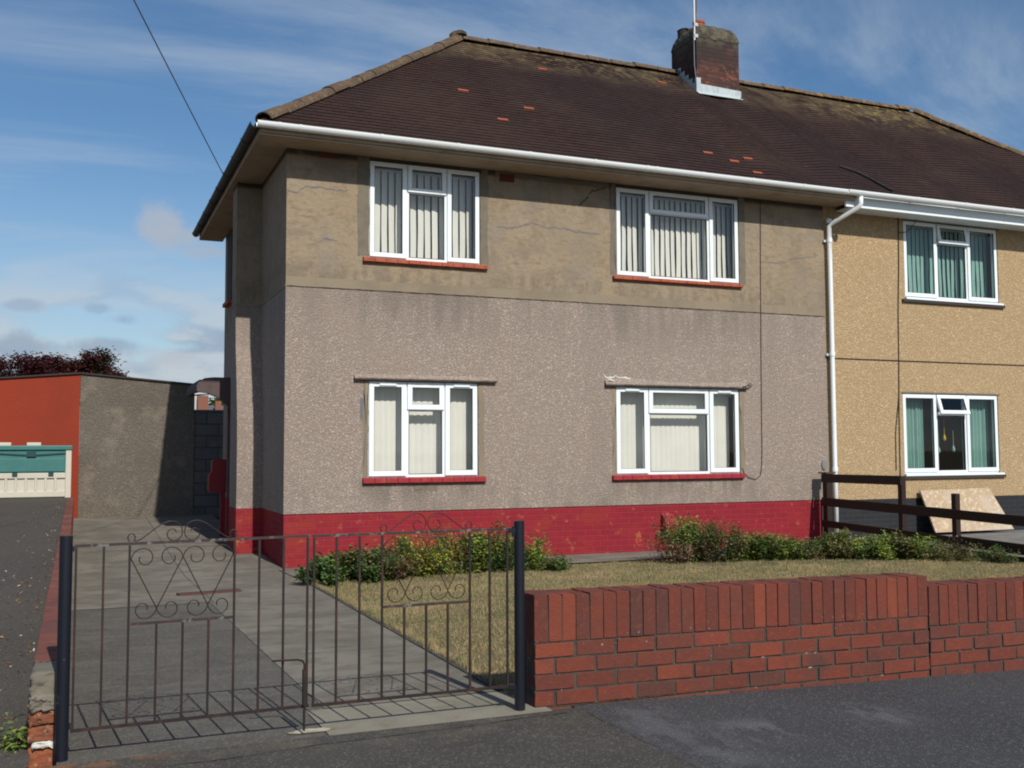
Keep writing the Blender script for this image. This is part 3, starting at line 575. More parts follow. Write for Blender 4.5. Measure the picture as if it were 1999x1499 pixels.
# front windows
f1 = window(H1, W_UL, 3.87, 4.41, 4.61, 'upper left white window with twin side casements'); clay_sill(f1, 3.275, 4.975, 3.63, 3.692, M_TERRA)
f2 = window(H1, W_UR, 7.475, 8.485, 4.645, 'upper right wide white window with a long centre pane'); clay_sill(f2, 6.86, 9.03, 3.622, 3.677, M_TERRA)
f3 = window(H1, W_LL, 3.87, 4.38, 1.78, 'ground floor white window at the left with square top light', vents=True, sash=.065); clay_sill(f3, 3.285, 4.945, .822, .893, M_REDSM)
f4 = window(H1, W_LR, 7.425, 8.435, 1.77, 'wide ground floor white window beside the plant bed', vents=True, sash=.065); clay_sill(f4, 6.82, 9.0, .812, .882, M_REDSM)
for fr, zt, x0, x1 in ((f3, 2.16, 3.17, 5.09), (f4, 2.155, 6.72, 9.08)):
    mb = MB(); n = 40
    for k in range(n):
        xa, xb = lerp(x0, x1, k/n), lerp(x0, x1, (k+1)/n); ha, hb = [.035+.022*math.sin(q*7+x0)+random.uniform(-.008, .008) for q in (k/n, (k+1)/n)] if x0 > 5 else (.02, .02)
        mb.poly([(xa, HY-.045, zt-.02), (xb, HY-.045, zt-.02), (xb, HY-.040, zt+.012), (xa, HY-.040, zt+.012)]); mb.poly([(xa, HY-.040, zt+.012), (xb, HY-.040, zt+.012), (xb, HY+.002, zt+.03+hb), (xa, HY+.002, zt+.03+ha)])
        mb.poly([(xa, HY-.045, zt-.02), (xa, HY+.005, zt-.02), (xb, HY+.005, zt-.02), (xb, HY-.045, zt-.02)])
    mb.build('drip_moulding', M_PEB, fr)
    mb = MB(); mb.tube([(lerp(x0, x1, k/24), HY-.040, zt-.018+random.uniform(-.003, .003)) for k in range(25)], .015, 6); mb.build('drip_edge', M_DARKM, fr)  # dark strip along the lower edge of each moulding
for (a, b, c, d) in ((3.21, 3.357, 3.72, 4.99), (4.885, 4.99, 3.72, 4.99), (6.83, 6.925, 3.70, 4.99), (9.005, 9.10, 3.70, 4.99)): patch(H1, 'cement_patch', a, b, c, d, M_PATCH, .015, Y=HY-.003)
for (a, b, c, d) in ((3.30, 3.357, .91, 2.13), (4.85, 4.92, .91, 2.11), (6.84, 6.892, .90, 2.11), (8.958, 9.03, .90, 2.10)): patch(H1, 'cement_patch', a, b, c, d, M_BAND, .012, Y=HY-.003)
patch(H1, 'cement_patch', 3.97, 4.27, .735, .80, M_PATCH, .009, n=7); patch(H1, 'cement_patch', 3.255, 3.30, 1.64, 1.90, M_CRACK, .006, Y=HY-.002, n=6)
patch(H1, 'cement_patch', 5.1, 6.85, 4.93, 5.0, M_PATCH, .012, Y=HY-.003)
strip(H1, 'filled_crack', [(2.32, 4.47), (2.42, 4.44), (2.55, 4.53), (2.8, 4.54), (3.08, 4.535)], M_CRACK, .007)
strip(H1, 'filled_crack', [(5.12, 4.25), (5.35, 4.235), (5.62, 4.33), (5.85, 4.285), (6.15, 4.29), (6.35, 4.25), (6.68, 4.255)], M_CRACK, .008)
strip(H1, 'filled_crack', [(2.72, 3.86), (2.82, 3.90), (2.95, 3.885)], M_CRACK, .010)
strip(H1, 'filled_crack', [(9.35, 4.05), (9.7, 4.04), (9.95, 4.13), (10.4, 4.2)], M_CRACK, .005)
strip(H1, 'open_crack', [(6.33, 4.61), (6.46, 4.74), (6.55, 4.86), (6.72, 4.90), (6.80, 4.97)], M_CRACKD, .010)
strip(H1, 'white_mortar_crack', [(6.70, 2.30), (6.76, 2.24), (6.9, 2.27), (7.0, 2.25), (7.15, 2.25)], M_CRACKW, .009)
strip(H1, 'white_mortar_crack', [(6.74, 2.19), (6.78, 2.21), (6.86, 2.20)], M_CRACKW, .007, Y=HY-.05)
# air bricks, vent hood, service cap
for (a, b, c, d) in ((2.70, 2.95, 4.93, 4.99), (5.155, 5.37, 4.86, 4.97)):
    mb = MB(); mb.box(a, b, HY-.006, HY+.02, c, d); q = mb.build('air_brick', mat('dark_red_brick', (.11, .03, .025), rough=.9), H1)
mb = MB(); mb.poly([(7.60, HY, .34), (7.78, HY, .34), (7.78, HY-.12, .26), (7.60, HY-.12, .26)]); mb.poly([(7.60, HY-.12, .26), (7.78, HY-.12, .26), (7.78, HY-.13, .10), (7.60, HY-.13, .10)])
mb.poly([(7.60, HY+.01, .34), (7.60, HY-.12, .26), (7.60, HY-.13, .10), (7.60, HY+.01, .10)]); mb.poly([(7.78, HY+.01, .34), (7.78, HY-.12, .26), (7.78, HY-.13, .10), (7.78, HY+.01, .10)])
mb.build('vent_hood', M_REDSM, H1, bevel=.01)
mb = MB(); mb.lathe((0, 0, 0), [(.0, .02), (.05, .02), (.055, .012), (.055, 0)], 16); mb.v = [(10.47+x, HY-z, 1.0+y*1.5) for x, y, z in mb.v]; mb.build('service_cap', M_SLAB, H1)
mb = MB(); c_ = [(9.39, 5.0), (9.37, 4.0), (9.345, 2.5), (9.33, 1.3), (9.32, .98), (9.29, .85), (9.2, .80), (9.08, .83), (9.0, .90), (8.98, .97)]
mb.tube([(x, HY-.012, z) for x, z in c_], .0045, 5); mb.build('wall_cable', M_CABLE, H1)
mb = MB(); mb.tube([(8.98, HY-.05, 2.15), (9.05, HY-.05, 2.17), (9.12, HY-.03, 2.21), (9.17, HY-.02, 2.19), (9.10, HY-.03, 2.15), (9.0, HY-.045, 2.165)], .006, 5); mb.build('wall_cable', M_CABLE, H1)
# roof of the grey house
mb = MB(); roof_slope(mb, EXL, PX)
mb.poly([(EXL, EY, EZ), (EXL, EB, EZ), (RXL, RY, RZ)]); mb.poly([(EXL, EB, EZ), (PX, EB, EZ), (PX, RY, RZ), (RXL, RY, RZ)])
R1 = mb.build('roof', M_ROOF, H1)
mb = MB(); half_tiles(mb, (RXL+.05, RY, RZ-.02), (9.77, RY, RZ-.02), .125, .42); mb.build('ridge_tiles', M_RIDGE, R1, smooth=False)
mb = MB(); half_tiles(mb, (EXL+.10, EY+.09, EZ+.045), (RXL, RY, RZ-.02), .118, .36); mb.lathe((RXL-.02, RY, RZ+.02), [(.13, -.05), (.13, .05), (.08, .10), (0, .12)], 10); mb.build('hip_tiles', M_RIDGE, R1)
mb = MB(); mb.lathe((RXL+.02, RY-.05, RZ+.05), [(.12, 0), (.11, .05), (.05, .085), (0, .09)], 9); mb.build('hip_mortar', M_FLAUN, R1)
mb = MB(); L_ = math.hypot(RY-EY, RZ-EZ)
for (x, s) in ((5.01, 1.99), (6.79, 3.48), (5.92, 1.62), (5.33, 1.04), (9.14, 3.72), (8.54, .77), (9.22, .72), (8.9, .57), (9.12, .23)):
    t = s/L_; sg = sag(x, t)+.022; nyy, nzz = -(RZ-EZ)/L_, (RY-EY)/L_
    m_ = MB(); a = lambda dx, ds, up: (x+dx, lerp(EY, RY, (s+ds)/L_)+nyy*(sg+up), lerp(EZ, RZ, (s+ds)/L_)+nzz*(sg+up))
    m_.poly([a(-.08, -.028, .002), a(.08, -.028, .002), a(.085, .028, 0), a(-.075, .028, 0)]); m_.poly([a(-.08, -.028, -.02), a(.08, -.028, -.02), a(.08, -.028, .002), a(-.08, -.028, .002)]); m_.build('chipped_tile', M_TILEX, R1)
# eaves: soffit, gutter, brackets, downpipe
mb = MB(); mb.box(1.93, PX+.25, 12.25, HY-.003, 5.0, 5.02); mb.box(1.93, 2.307, HY-.002, BACK+.4, 5.0, 5.02); mb.box(1.91, PX+.25, 12.235, 12.249, 5.025, 5.12); mb.box(1.905, 1.9295, 12.25, BACK+.4, 5.0, 5.12); mb.build('soffit', M_SOFF, H1)
def gutter(mb, p0, p1, r=.058, drop=.0):
    p0, p1 = Vector(p0), Vector(p1); d = (p1-p0); t = d.normalized(); a = t.cross(Vector((0, 0, 1))).normalized(); n = len(mb.v); K = 10
    for q in (p0, p1):
        for rr in (r, r-.006):
            for j in range(K+1):
                an = math.pi*j/K; mb.v.append(tuple(q+a*math.cos(an)*rr+Vector((0, 0, -math.sin(an)*rr*1.15))))
    W_ = K+1
    for j in range(K):
        for f in ((n+j, n+j+1, n+2*W_+j+1, n+2*W_+j), (n+W_+j, n+W_+j+1, n+3*W_+j+1, n+3*W_+j), (n+j, n+j+1, n+W_+j+1, n+W_+j), (n+2*W_+j, n+2*W_+j+1, n+3*W_+j+1, n+3*W_+j)):
            mb.f.append(f); mb.c.append((1, 1, 1)); mb.uv.append(None)
    for e_ in (0, 1, W_-1, 2*W_-1):
        pass
    for base in (0, K):
        f = (n+base, n+W_+base, n+3*W_+base, n+2*W_+base); mb.f.append(f); mb.c.append((1, 1, 1)); mb.uv.append(None)
GY, GZ = 12.178, 5.128
mb = MB(); gutter(mb, (1.86, GY, GZ), (PX+.02, GY, GZ)); gu = mb.build('gutter', M_GUT, H1, smooth=False)
mb = MB(); gutter(mb, (1.86, GY, GZ), (1.872, GY, GZ), .062); mb.build('end_cap', M_GUT, gu)
for k, x in enumerate((2.1, 2.35, 3.35, 4.35, 5.35, 6.3, 7.1, 7.25, 8.0, 8.85, 9.75)):
    mb = MB(); gutter(mb, (x, GY, GZ+.002), (x+.035, GY, GZ+.002), .0625); mb.build('gutter_bracket', M_GUT, gu)
mb = MB(); gutter(mb, (1.845, GY+.02, GZ), (1.845, BACK+.45, GZ), .058); [gutter(mb, (1.845, y, GZ+.001), (1.845, y+.05, GZ+.001), .068) for y in np.arange(12.9, 18.9, .85)]; mb.build('side_gutter', M_IRON, H1)
# rooms behind the glass
mb = MB(); mb.box(2.33, PX-.02, HY+.16, BACK-.03, 2.38, 2.6); mb.box(2.33, PX-.02, HY+.16, BACK-.03, -.1, -.05); mb.box(5.4, 5.5, HY+.16, BACK-.03, 2.6, 5.0); mb.box(5.4, 5.5, HY+.16, BACK-.03, -.05, 2.38); mb.box(2.33, PX-.02, 15.6, 15.7, -.05, 2.38); mb.box(2.33, PX-.02, 15.6, 15.7, 2.6, 5.0)
mb.build('interior_partitions', M_INT, H1)
mb = MB(); mb.box(2.4, 5.39, HY+.16, 15.5, 2.602, 2.62); 
# chimney
CX0, CX1, CY0, CY1 = 9.78, 10.66, 14.95, 15.76
mb = MB(); mb.box(CX0, CX1, CY0, CY1, 7.0, 8.50); ch = mb.build('chimney', M_CHIM, H1)
mb = MB(); g_ = 20
def crown(u, v):
    a, b = 2*u-1, 2*v-1; h_ = (max(0, 1-abs(a)**7)**.5)*(max(0, 1-abs(b)**7)**.5); return h_
for i in range(g_):
    for j in range(g_):
        P = []
        for a, b in ((i, j), (i+1, j), (i+1, j+1), (i, j+1)):
            u, v = .5-.5*math.cos(math.pi*a/g_), .5-.5*math.cos(math.pi*b/g_); h_ = crown(u, v); P.append((lerp(CX0-.008, CX1+.008, u), lerp(CY0-.008, CY1+.008, v), 8.46+.27*h_+.012*math.sin(a*2.1)*math.sin(b*1.7)*(h_ > .2)))
        mb.poly(P)
N = 14
for k in range(N):      # ragged lower edge of the mortar over the top courses
    for side in range(4):
        a, b = k/N, (k+1)/N; za, zb = 8.43+.012*math.sin(k*1.9+side)+.01*math.cos(k*3.3), 8.43+.012*math.sin((k+1)*1.9+side)+.01*math.cos((k+1)*3.3)
        f = [lambda t: (lerp(CX0-.008, CX1+.008, t), CY0-.008), lambda t: (lerp(CX0-.008, CX1+.008, t), CY1+.008), lambda t: (CX0-.008, lerp(CY0-.008, CY1+.008, t)), lambda t: (CX1+.008, lerp(CY0-.008, CY1+.008, t))][side]
        mb.poly([(*f(a), za), (*f(b), zb), (*f(b), 8.47), (*f(a), 8.47)])
mb.build('chimney_crown', M_FLAUN, ch)
mb = MB(); mb.lathe((10.0, 15.2, 8.64), [(.10, 0), (.10, .14), (.11, .14), (.11, .18), (.08, .18), (.08, .05)], 20); mb.build('chimney_pot', M_TILEX, ch, smooth=False)
mb = MB(); mb.lathe((9.92, 15.55, 8.60), [(.12, 0), (.12, .16), (.13, .18), (.10, .20), (.09, .05)], 20); mb.build('chimney_pot', M_POTD, ch)
zr = lambda y: EZ+(y-EY)*(RZ-EZ)/(RY-EY)
mb = MB(); b0 = zr(CY0)
mb.poly([(CX0-.02, CY0-.012, b0-.02), (CX1+.03, CY0-.012, b0-.02), (CX1+.03, CY0-.012, b0+.13), (CX0-.01, CY0-.012, b0+.16)])
mb.poly([(CX0-.02, CY0-.10, zr(CY0-.10)+.03), (CX1+.03, CY0-.10, zr(CY0-.10)+.03), (CX1+.03, CY0-.0118, b0+.02), (CX0-.02, CY0-.0118, b0+.02)])
for sx_, xx in ((-1, CX0-.012), (1, CX1+.012)):
    for k in range(5):
        ya, yb = CY0-.012+k*.125, CY0-.012+(k+1)*.125; mb.poly([(xx, ya, zr(ya)-.05), (xx, yb, zr(yb)-.05), (xx, yb, zr(ya)+.20), (xx, ya, zr(ya)+.20)])
mb.box(CX0-.014, CX0+.07, CY0-.0145, CY0+.05, b0, b0+.26)
mb.build('flashing', M_LEAD, ch)
mb = MB(); ax, ay = 9.735, 14.93
mb.tube([(ax, ay, 8.35), (ax, ay, 10.1)], .016, 8); mb.tube([(ax, ay, 9.95), (ax+.5, ay+1.1, 9.95)], .010, 6); mb.tube([(ax+.05, ay+.1, 9.0), (ax+.03, ay+.07, 9.3), (ax, ay, 9.9)], .007, 5)
for k in range(7):
    q = k/6; px_, py_ = ax+.5*q, ay+1.1*q; mb.tube([(px_-.16, py_+.07, 9.95), (px_+.16, py_-.07, 9.95)], .005, 5)
mb.tube([(ax+.27, ay+.3, 8.72), (ax+.20, ay+.24, 8.95), (ax+.12, ay+.1, 9.2), (ax+.16, ay+.1, 9.6)], .014, 6)
mb.box(ax-.01, ax+.06, ay-.02, ay+.03, 8.40, 8.46); mb.box(ax-.01, ax+.06, ay-.02, ay+.03, 8.60, 8.66); mb.tube([(ax-.02, ay-.01, 8.5), (ax-.02, ay-.015, 7.9), (ax+.01, ay-.02, 7.62)], .006, 5)
mb.build('aerial', M_ALU, H1)

# --- tan house
H2 = empty('semi_detached_house', (14.5, 15.6, -.19), 'tan pebbledashed house right of the white downpipe, with a black base and white fascia', 'house', 'the pair of joined houses')
holes = [W_NU, W_NL, W_NU2, W_NL2]; Y2 = HY
mb = MB(); wall_front(mb, PX+.001, 18.52, .46, 2.62, holes); wall_front(mb, PX+.001, 18.52, 2.645, 5.02, holes)
mb.poly([(18.52, HY, -.2), (18.52, BACK, -.2), (18.52, BACK, 5.02), (18.52, HY, 5.02)]); mb.poly([(PX, BACK, -.2), (18.52, BACK, -.2), (18.52, BACK, 5.0), (PX, BACK, 5.0)]); mb.poly([(PX+.001, HY, 2.62), (18.52, HY, 2.62), (18.52, HY+.02, 2.62), (PX+.001, HY+.02, 2.62)]); mb.poly([(PX+.001, HY, .46), (18.52, HY, .46), (18.52, HY+.03, .46), (PX+.001, HY+.03, .46)])
mb.build('pebbledash_wall', M_PEBY, H2)
mb = MB(); mb.box(PX, 18.52, HY+.012, HY+.1, 2.61, 2.655); mb.build('render_joint', M_CRACKD, H2)
mb = MB(); mb.box(PX-.155, 18.51, HY+.013, HY+.2, -.25, .459); mb.build('plinth', M_BLACKP, H2)
mb = MB(); mb.box(PX-.16, PX+.03, HY-.02, HY+.011, -.25, .48); mb.build('plinth_end', M_CRACKD, H2)
g1 = window(H2, W_NU, 12.87, 13.53, 4.60, 'upper white window of the tan house, its small top light ajar', openmid=9)
g2 = window(H2, W_NL, 12.76, 13.40, 1.80, 'ground floor white window of the tan house with its top light tilted open', openmid=17)
g3 = window(H2, W_NU2, 16.4, 16.9, 4.6, 'far white window of the tan house'); g4 = window(H2, W_NL2, 16.4, 16.9, 1.8, 'far ground floor white window of the tan house')
for fr, W in ((g1, W_NU), (g2, W_NL), (g3, W_NU2), (g4, W_NL2)):
    mb = MB(); mb.box(W[0]-.01, W[1]+.05, HY-.05, HY+.027, W[2]-.03, W[2]+.002); mb.build('sill', M_UPVC, fr)
    mb = MB(); mb.box(W[0]-.07, W[1]+.09, HY-.04, HY+.02, W[2]-.075, W[2]-.031); mb.build('sub_sill', M_CRACKD, fr)
    mb = MB(); mb.box(W[0]-.02, W[1]+.04, HY-.012, HY+.02, W[3]+.002, W[3]+.025); mb.build('lintel_trim', M_PATCH, fr)
mb = MB(); mb.tube([(12.06, HY-.012, 5.0), (12.04, HY-.014, 4.2), (12.0, HY-.012, 3.4), (11.985, HY-.012, 2.6), (11.96, HY-.012, 1.8), (11.95, HY-.012, .9), (11.95, HY-.012, .4)], .007, 5); mb.tube([(11.97, HY-.012, 2.1), (11.88, HY-.012, 1.5), (11.87, HY-.012, .9)], .006, 5); mb.tube([(12.06, HY-.015, 4.70), (12.22, HY-.03, 4.72), (12.36, HY-.04, 4.86), (12.46, HY-.03, 5.0)], .006, 5)
mb.build('wall_cable', M_CABLE, H2)
mb = MB(); roof_slope(mb, PX, EXR); mb.poly([(EXR, EY, EZ), (EXR, EB, EZ), (RXR, RY, RZ)]); mb.poly([(PX, EB, EZ), (EXR, EB, EZ), (RXR, RY, RZ), (PX, RY, RZ)])
R2 = mb.build('roof', M_ROOF2, H2)
mb = MB(); half_tiles(mb, (10.662, RY, RZ-.02), (RXR, RY, RZ-.02), .12, .42); mb.build('ridge_tiles', M_RIDGE2, R2)
mb = MB(); half_tiles(mb, (RXR, RY, RZ-.02), (EXR-.1, EY+.09, EZ+.05), .125, .36); mb.build('hip_tiles', M_RIDGE2, R2)
mb = MB(); mb.tube([(11.05, 12.86, 5.72), (11.3, 12.78, 5.64), (11.45, 12.62, 5.50), (11.5, 12.5, 5.40), (11.62, 12.32, 5.25)], .022, 5); 
mb.build('valley_shade', M_CABLE, R2)  # black tube drawn in place of a dark valley shadow on the tiles
mb = MB(); mb.box(PX+.26, EXR-.03, 12.32, HY-.003, 4.935, 4.95); mb.build('soffit', M_UPVC, H2)
mb = MB(); mb.box(PX+.10, EXR-.03, 12.285, 12.3195, 4.915, 5.115); mb.box(PX+.10, EXR-.03, 12.277, 12.2845, 4.965, 4.975); mb.build('fascia', M_UPVC, H2)
mb = MB(); gutter(mb, (PX+.021, GY-.015, GZ), (EXR+.03, GY-.015, GZ)); gu = mb.build('gutter', M_GUT, H2)
for x in (11.9, 12.9, 13.9, 15.0, 16.0, 17.0, 18.0):
    mb = MB(); gutter(mb, (x, GY-.015, GZ+.002), (x+.04, GY-.015, GZ+.002), .0625); mb.build('gutter_bracket', M_GUT, gu)
mb = MB(); gutter(mb, (PX+.22, GY-.005, GZ+.001), (PX+.36, GY-.005, GZ+.001), .068)
mb.tube([(PX+.29, GY, 5.07), (PX+.29, GY, 4.95), (PX+.27, GY+.02, 4.90), (PX+.08, 12.56, 4.72), (PX+.05, 12.62, 4.67), (PX+.05, 12.62, 4.1), (PX+.05, 12.62, 3.0), (PX+.05, 12.62, 1.0), (PX+.05, 12.62, -.12)], .036, 14); dp = mb.build('downpipe', M_GUT, H2, smooth=True)
mb = MB()
for z in (4.72, 4.42, 2.66, .9): mb.tube([(PX+.05, 12.62, z), (PX+.05, 12.62, z+.06)], .044, 14)
mb.box(PX-.02, PX+.12, 12.655, HY, 2.67, 2.70); mb.box(PX-.02, PX+.12, 12.655, HY, 4.43, 4.46); mb.build('pipe_clip', M_GUT, dp)
mb = MB(); mb.box(PX+.02, 18.49, HY+.16, BACK-.03, 2.38, 2.6); mb.box(PX+.02, 18.49, HY+.16, BACK-.03, -.1, -.05); mb.box(PX+.02, PX+.1, HY+.16, BACK-.03, -.05, 2.38); mb.box(PX+.02, PX+.1, HY+.16, BACK-.03, 2.6, 5.0); mb.box(PX+.1, 18.49, 15.6, 15.7, -.05, 2.38); mb.box(PX+.1, 18.49, 15.6, 15.7, 2.6, 5.0); mb.build('interior_partitions', M_INT, H2)

# blinds and curtains hanging inside
blind(W_UL, 3.38, 5.02, 16, .098, M_BLIND, 'pale vertical blind with open slats in the narrower upstairs window', 4.90, 3.74, .002)
blind(W_UR, 6.95, 9.16, 20, .090, M_BLIND, 'pale vertical blind with open slats in the wider upstairs window', 4.90, 3.73, .003)
blind(W_LL, 3.38, 4.86, -12, .080, M_BLIND, 'cream vertical blind drawn closed in the narrower ground floor window', 2.02, .93, .001)
blind(W_LR, 6.92, 8.95, -12, .080, M_BLIND, 'cream vertical blind drawn closed in the wider ground floor window', 2.02, .93, .001)
blind(W_NU, 12.18, 14.22, 14, .092, M_TEALB, 'blue green vertical blind in the upstairs window of the tan house', 4.86, 3.70, .005)
def curtain(x0, x1, z0, z1, label):
    mb = MB(); n = 40
    for k in range(n):
        P = []
        for q in (k, k+1): x = lerp(x0, x1, q/n); P.append((x, HY+.22+.025*math.sin(q*1.05)+.01*math.sin(q*.37), 0))
        mb.poly([(P[0][0], P[0][1], z0), (P[1][0], P[1][1], z0), (P[1][0], P[1][1], z1), (P[0][0], P[0][1], z1)])
    return tag(mb.build('curtain', M_TEALB, smooth=True), label, 'curtain', 'curtains of the tan house')
curtain(12.18, 12.66, .9, 2.06, 'blue green curtain drawn back to the left side of the open topped window')
curtain(13.58, 14.16, .9, 2.06, 'blue green curtain drawn back to the right side of the open topped window')
for x, z, c, lb in ((13.10, 1.42, M_YELL, 'small yellow drop hanging behind the open topped window, the highest ornament'), (12.97, 1.22, M_TEALB, 'small green drop hanging in the open topped window, left of the yellow one'), (13.29, 1.24, M_TEALB, 'small green drop hanging in the open topped window, right of the yellow one')):
    mb = MB(); mb.lathe((x, HY+.2, z), [(0, -.06), (.028, -.03), (.022, .01), (.004, .06), (.003, .3)], 8); tag(mb.build('window_ornament', c, smooth=True), lb, 'ornament', 'ornaments behind the window')

# ------------------------------------------------------------------ front brick wall
def bricks_col():
    q = random.random(); b = (.155, .038, .023)
    if q < .08: b = (.178, .043, .024)
    elif q < .55: b = (.140, .035, .022)
    elif q < .85: b = (.112, .032, .022)
    elif q < .90: b = (.085, .033, .026)
    k = random.uniform(.92, 1.08); return tuple(c*k for c in b)
WY0, WY1 = 4.60, 4.815
def section(x0, x1, dz, cut0=0, mb=None, mo=None):
    zl = lambda x, y=0: dz-.012*(x-2.04)
    # soldier course
    n = int(round((x1-x0)/.0752)); pw = (x1-x0)/n
    for i in range(n):
        xa = x0+i*pw; jz = random.uniform(-.003, .003)
        mb.box(xa+.003, xa+pw-.003, WY0+random.uniform(-.002, .003), WY0+.104, .309, .533+jz, col=bricks_col(), zf=zl, jit=.0012)
        mb.box(xa+.003, xa+pw-.003, WY0+.112, WY1-.001, .309, .531+jz, col=bricks_col(), zf=zl, jit=.0012)
    for c in range(5):
        z1 = .301-c*.0765; z0 = z1-.066; x = x0-(.1125 if c % 2 else 0)
        while x < x1-.01:
            a, b = max(x0, x)+.004, min(x1, x+.2165)-.004+.0
            if b-a > .02: mb.box(a, b, WY0+random.uniform(-.003, .003), WY0+.1, z0, z1, col=bricks_col(), zf=zl, jit=.0012)
            if b-a > .02: mb.box(a, b, WY1-.1, WY1+random.uniform(-.003, .003), z0, z1, col=bricks_col(), zf=zl)
            x += .2245
    mo.box(x0+.004, x1-.002, WY0+.007, WY1-.007, -.33, .525, zf=zl)
Wb = empty('garden_wall', (6.2, 4.7, -.05), 'low red brick front wall topped with upright bricks and stepping down on the right', 'garden wall')
mb, mo = MB(), MB(); section(2.04, 4.512, 0, mb=mb, mo=mo); section(4.514, 10.36, -.058, mb=mb, mo=mo)
mb.build('brickwork', M_BRICK, Wb, attr=True, bevel=.0025); mo.build('mortar_core', M_MORT, Wb)
# low dividing wall on the left
Wl = empty('garden_wall', (-.1, 13, 0), 'low narrow brick dividing wall with a broken end, left of the driveway', 'garden wall')
mb, mo = MB(), MB(); zt = lambda x, y: lerp(-.068, .085, (y-4.7)/15.3)
for c in range(6):
    z1 = .398-c*.0765; y = 4.98+(.1125 if c % 2 else 0)
    if c % 2: mb.box(-.158, -.057, 4.98, 5.088, z1-.067, z1, col=(.16, .045, .03), zf=zt, jit=.001)
    while y < 19.9:
        q = random.random(); col = (.165, .055, .042) if q < .6 else ((.125, .05, .042) if q < .85 else (.20, .07, .05)); mb.box(-.158+random.uniform(-.002, .002), -.057+random.uniform(-.002, .002), y+.004, min(19.99, y+.2205), z1-.067, z1, col=col, zf=zt, jit=.001); y += .2245
mo.box(-.151, -.064, 4.96, 19.98, -.35, .392, zf=zt)
mb.build('brickwork', M_BRICK, Wl, attr=True, bevel=.003); mo.build('mortar_core', M_MORT, Wl)
def lump(x0, x1, y0, y1, z0, z1, amp=.01, n=6):
    mb = MB(); idx = {}
    def P(i, j, k):
        if (i, j, k) not in idx:
            x, y, z = lerp(x0, x1, i/n), lerp(y0, y1, j/n), lerp(z0, z1, k/n); a = amp*(1 if k < n else .5)
            mb.v.append((x+random.uniform(-a, a), y+random.uniform(-a, a), z+random.uniform(-a, a)-(a*2 if i in (0, n) and k in (0, n) else 0))); idx[(i, j, k)] = len(mb.v)-1
        return idx[(i, j, k)]
    for a in range(n):
        for b in range(n):
            for f in (((a, b, 0), (a, b+1, 0), (a+1, b+1, 0), (a+1, b, 0)), ((a, b, n), (a+1, b, n), (a+1, b+1, n), (a, b+1, n)), ((a, 0, b), (a+1, 0, b), (a+1, 0, b+1), (a, 0, b+1)), ((a, n, b), (a, n, b+1), (a+1, n, b+1), (a+1, n, b)), ((0, a, b), (0, a, b+1), (0, a+1, b+1), (0, a+1, b)), ((n, a, b), (n, a+1, b), (n, a+1, b+1), (n, a, b+1))):
                mb.f.append(tuple(P(*q) for q in f)); mb.c.append((1, 1, 1)); mb.uv.append(None)
    return mb
M_OLDB = mat('spalled_orange_brick', (.28, .085, .038), [('noise', 9, .42, .6, (.15, .06, .035), .8), ('noise', 25, .55, .68, (.36, .30, .22), .6)], rough=.95, bump=(('noise', 30, .01),))
lump(-.160, -.050, 4.71, 4.97, .23, .332, .008, 8).build('concrete_lump', M_CONC, Wl, smooth=True)
lump(-.163, -.052, 4.70, 4.97, .182, .242, .008, 8).build('concrete_lump', M_CONC, Wl, smooth=True)
for z0, z1, x0 in ((.122, .178, -.164), (.055, .114, -.166), (-.06, .030, -.164)): lump(x0, -.052, 4.70+random.uniform(0, .02), 4.97, z0, z1, .0055, 8).build('broken_brick', M_OLDB, Wl, smooth=True)
lump(-.150, -.07, 4.702, 4.76, .030, .054, .004).build('mortar_blob', M_CRACKW, Wl, smooth=True)
lump(-.156, -.058, 4.74, 4.96, .112, .126, .003).build('mortar_blob', M_MORT, Wl, smooth=True)

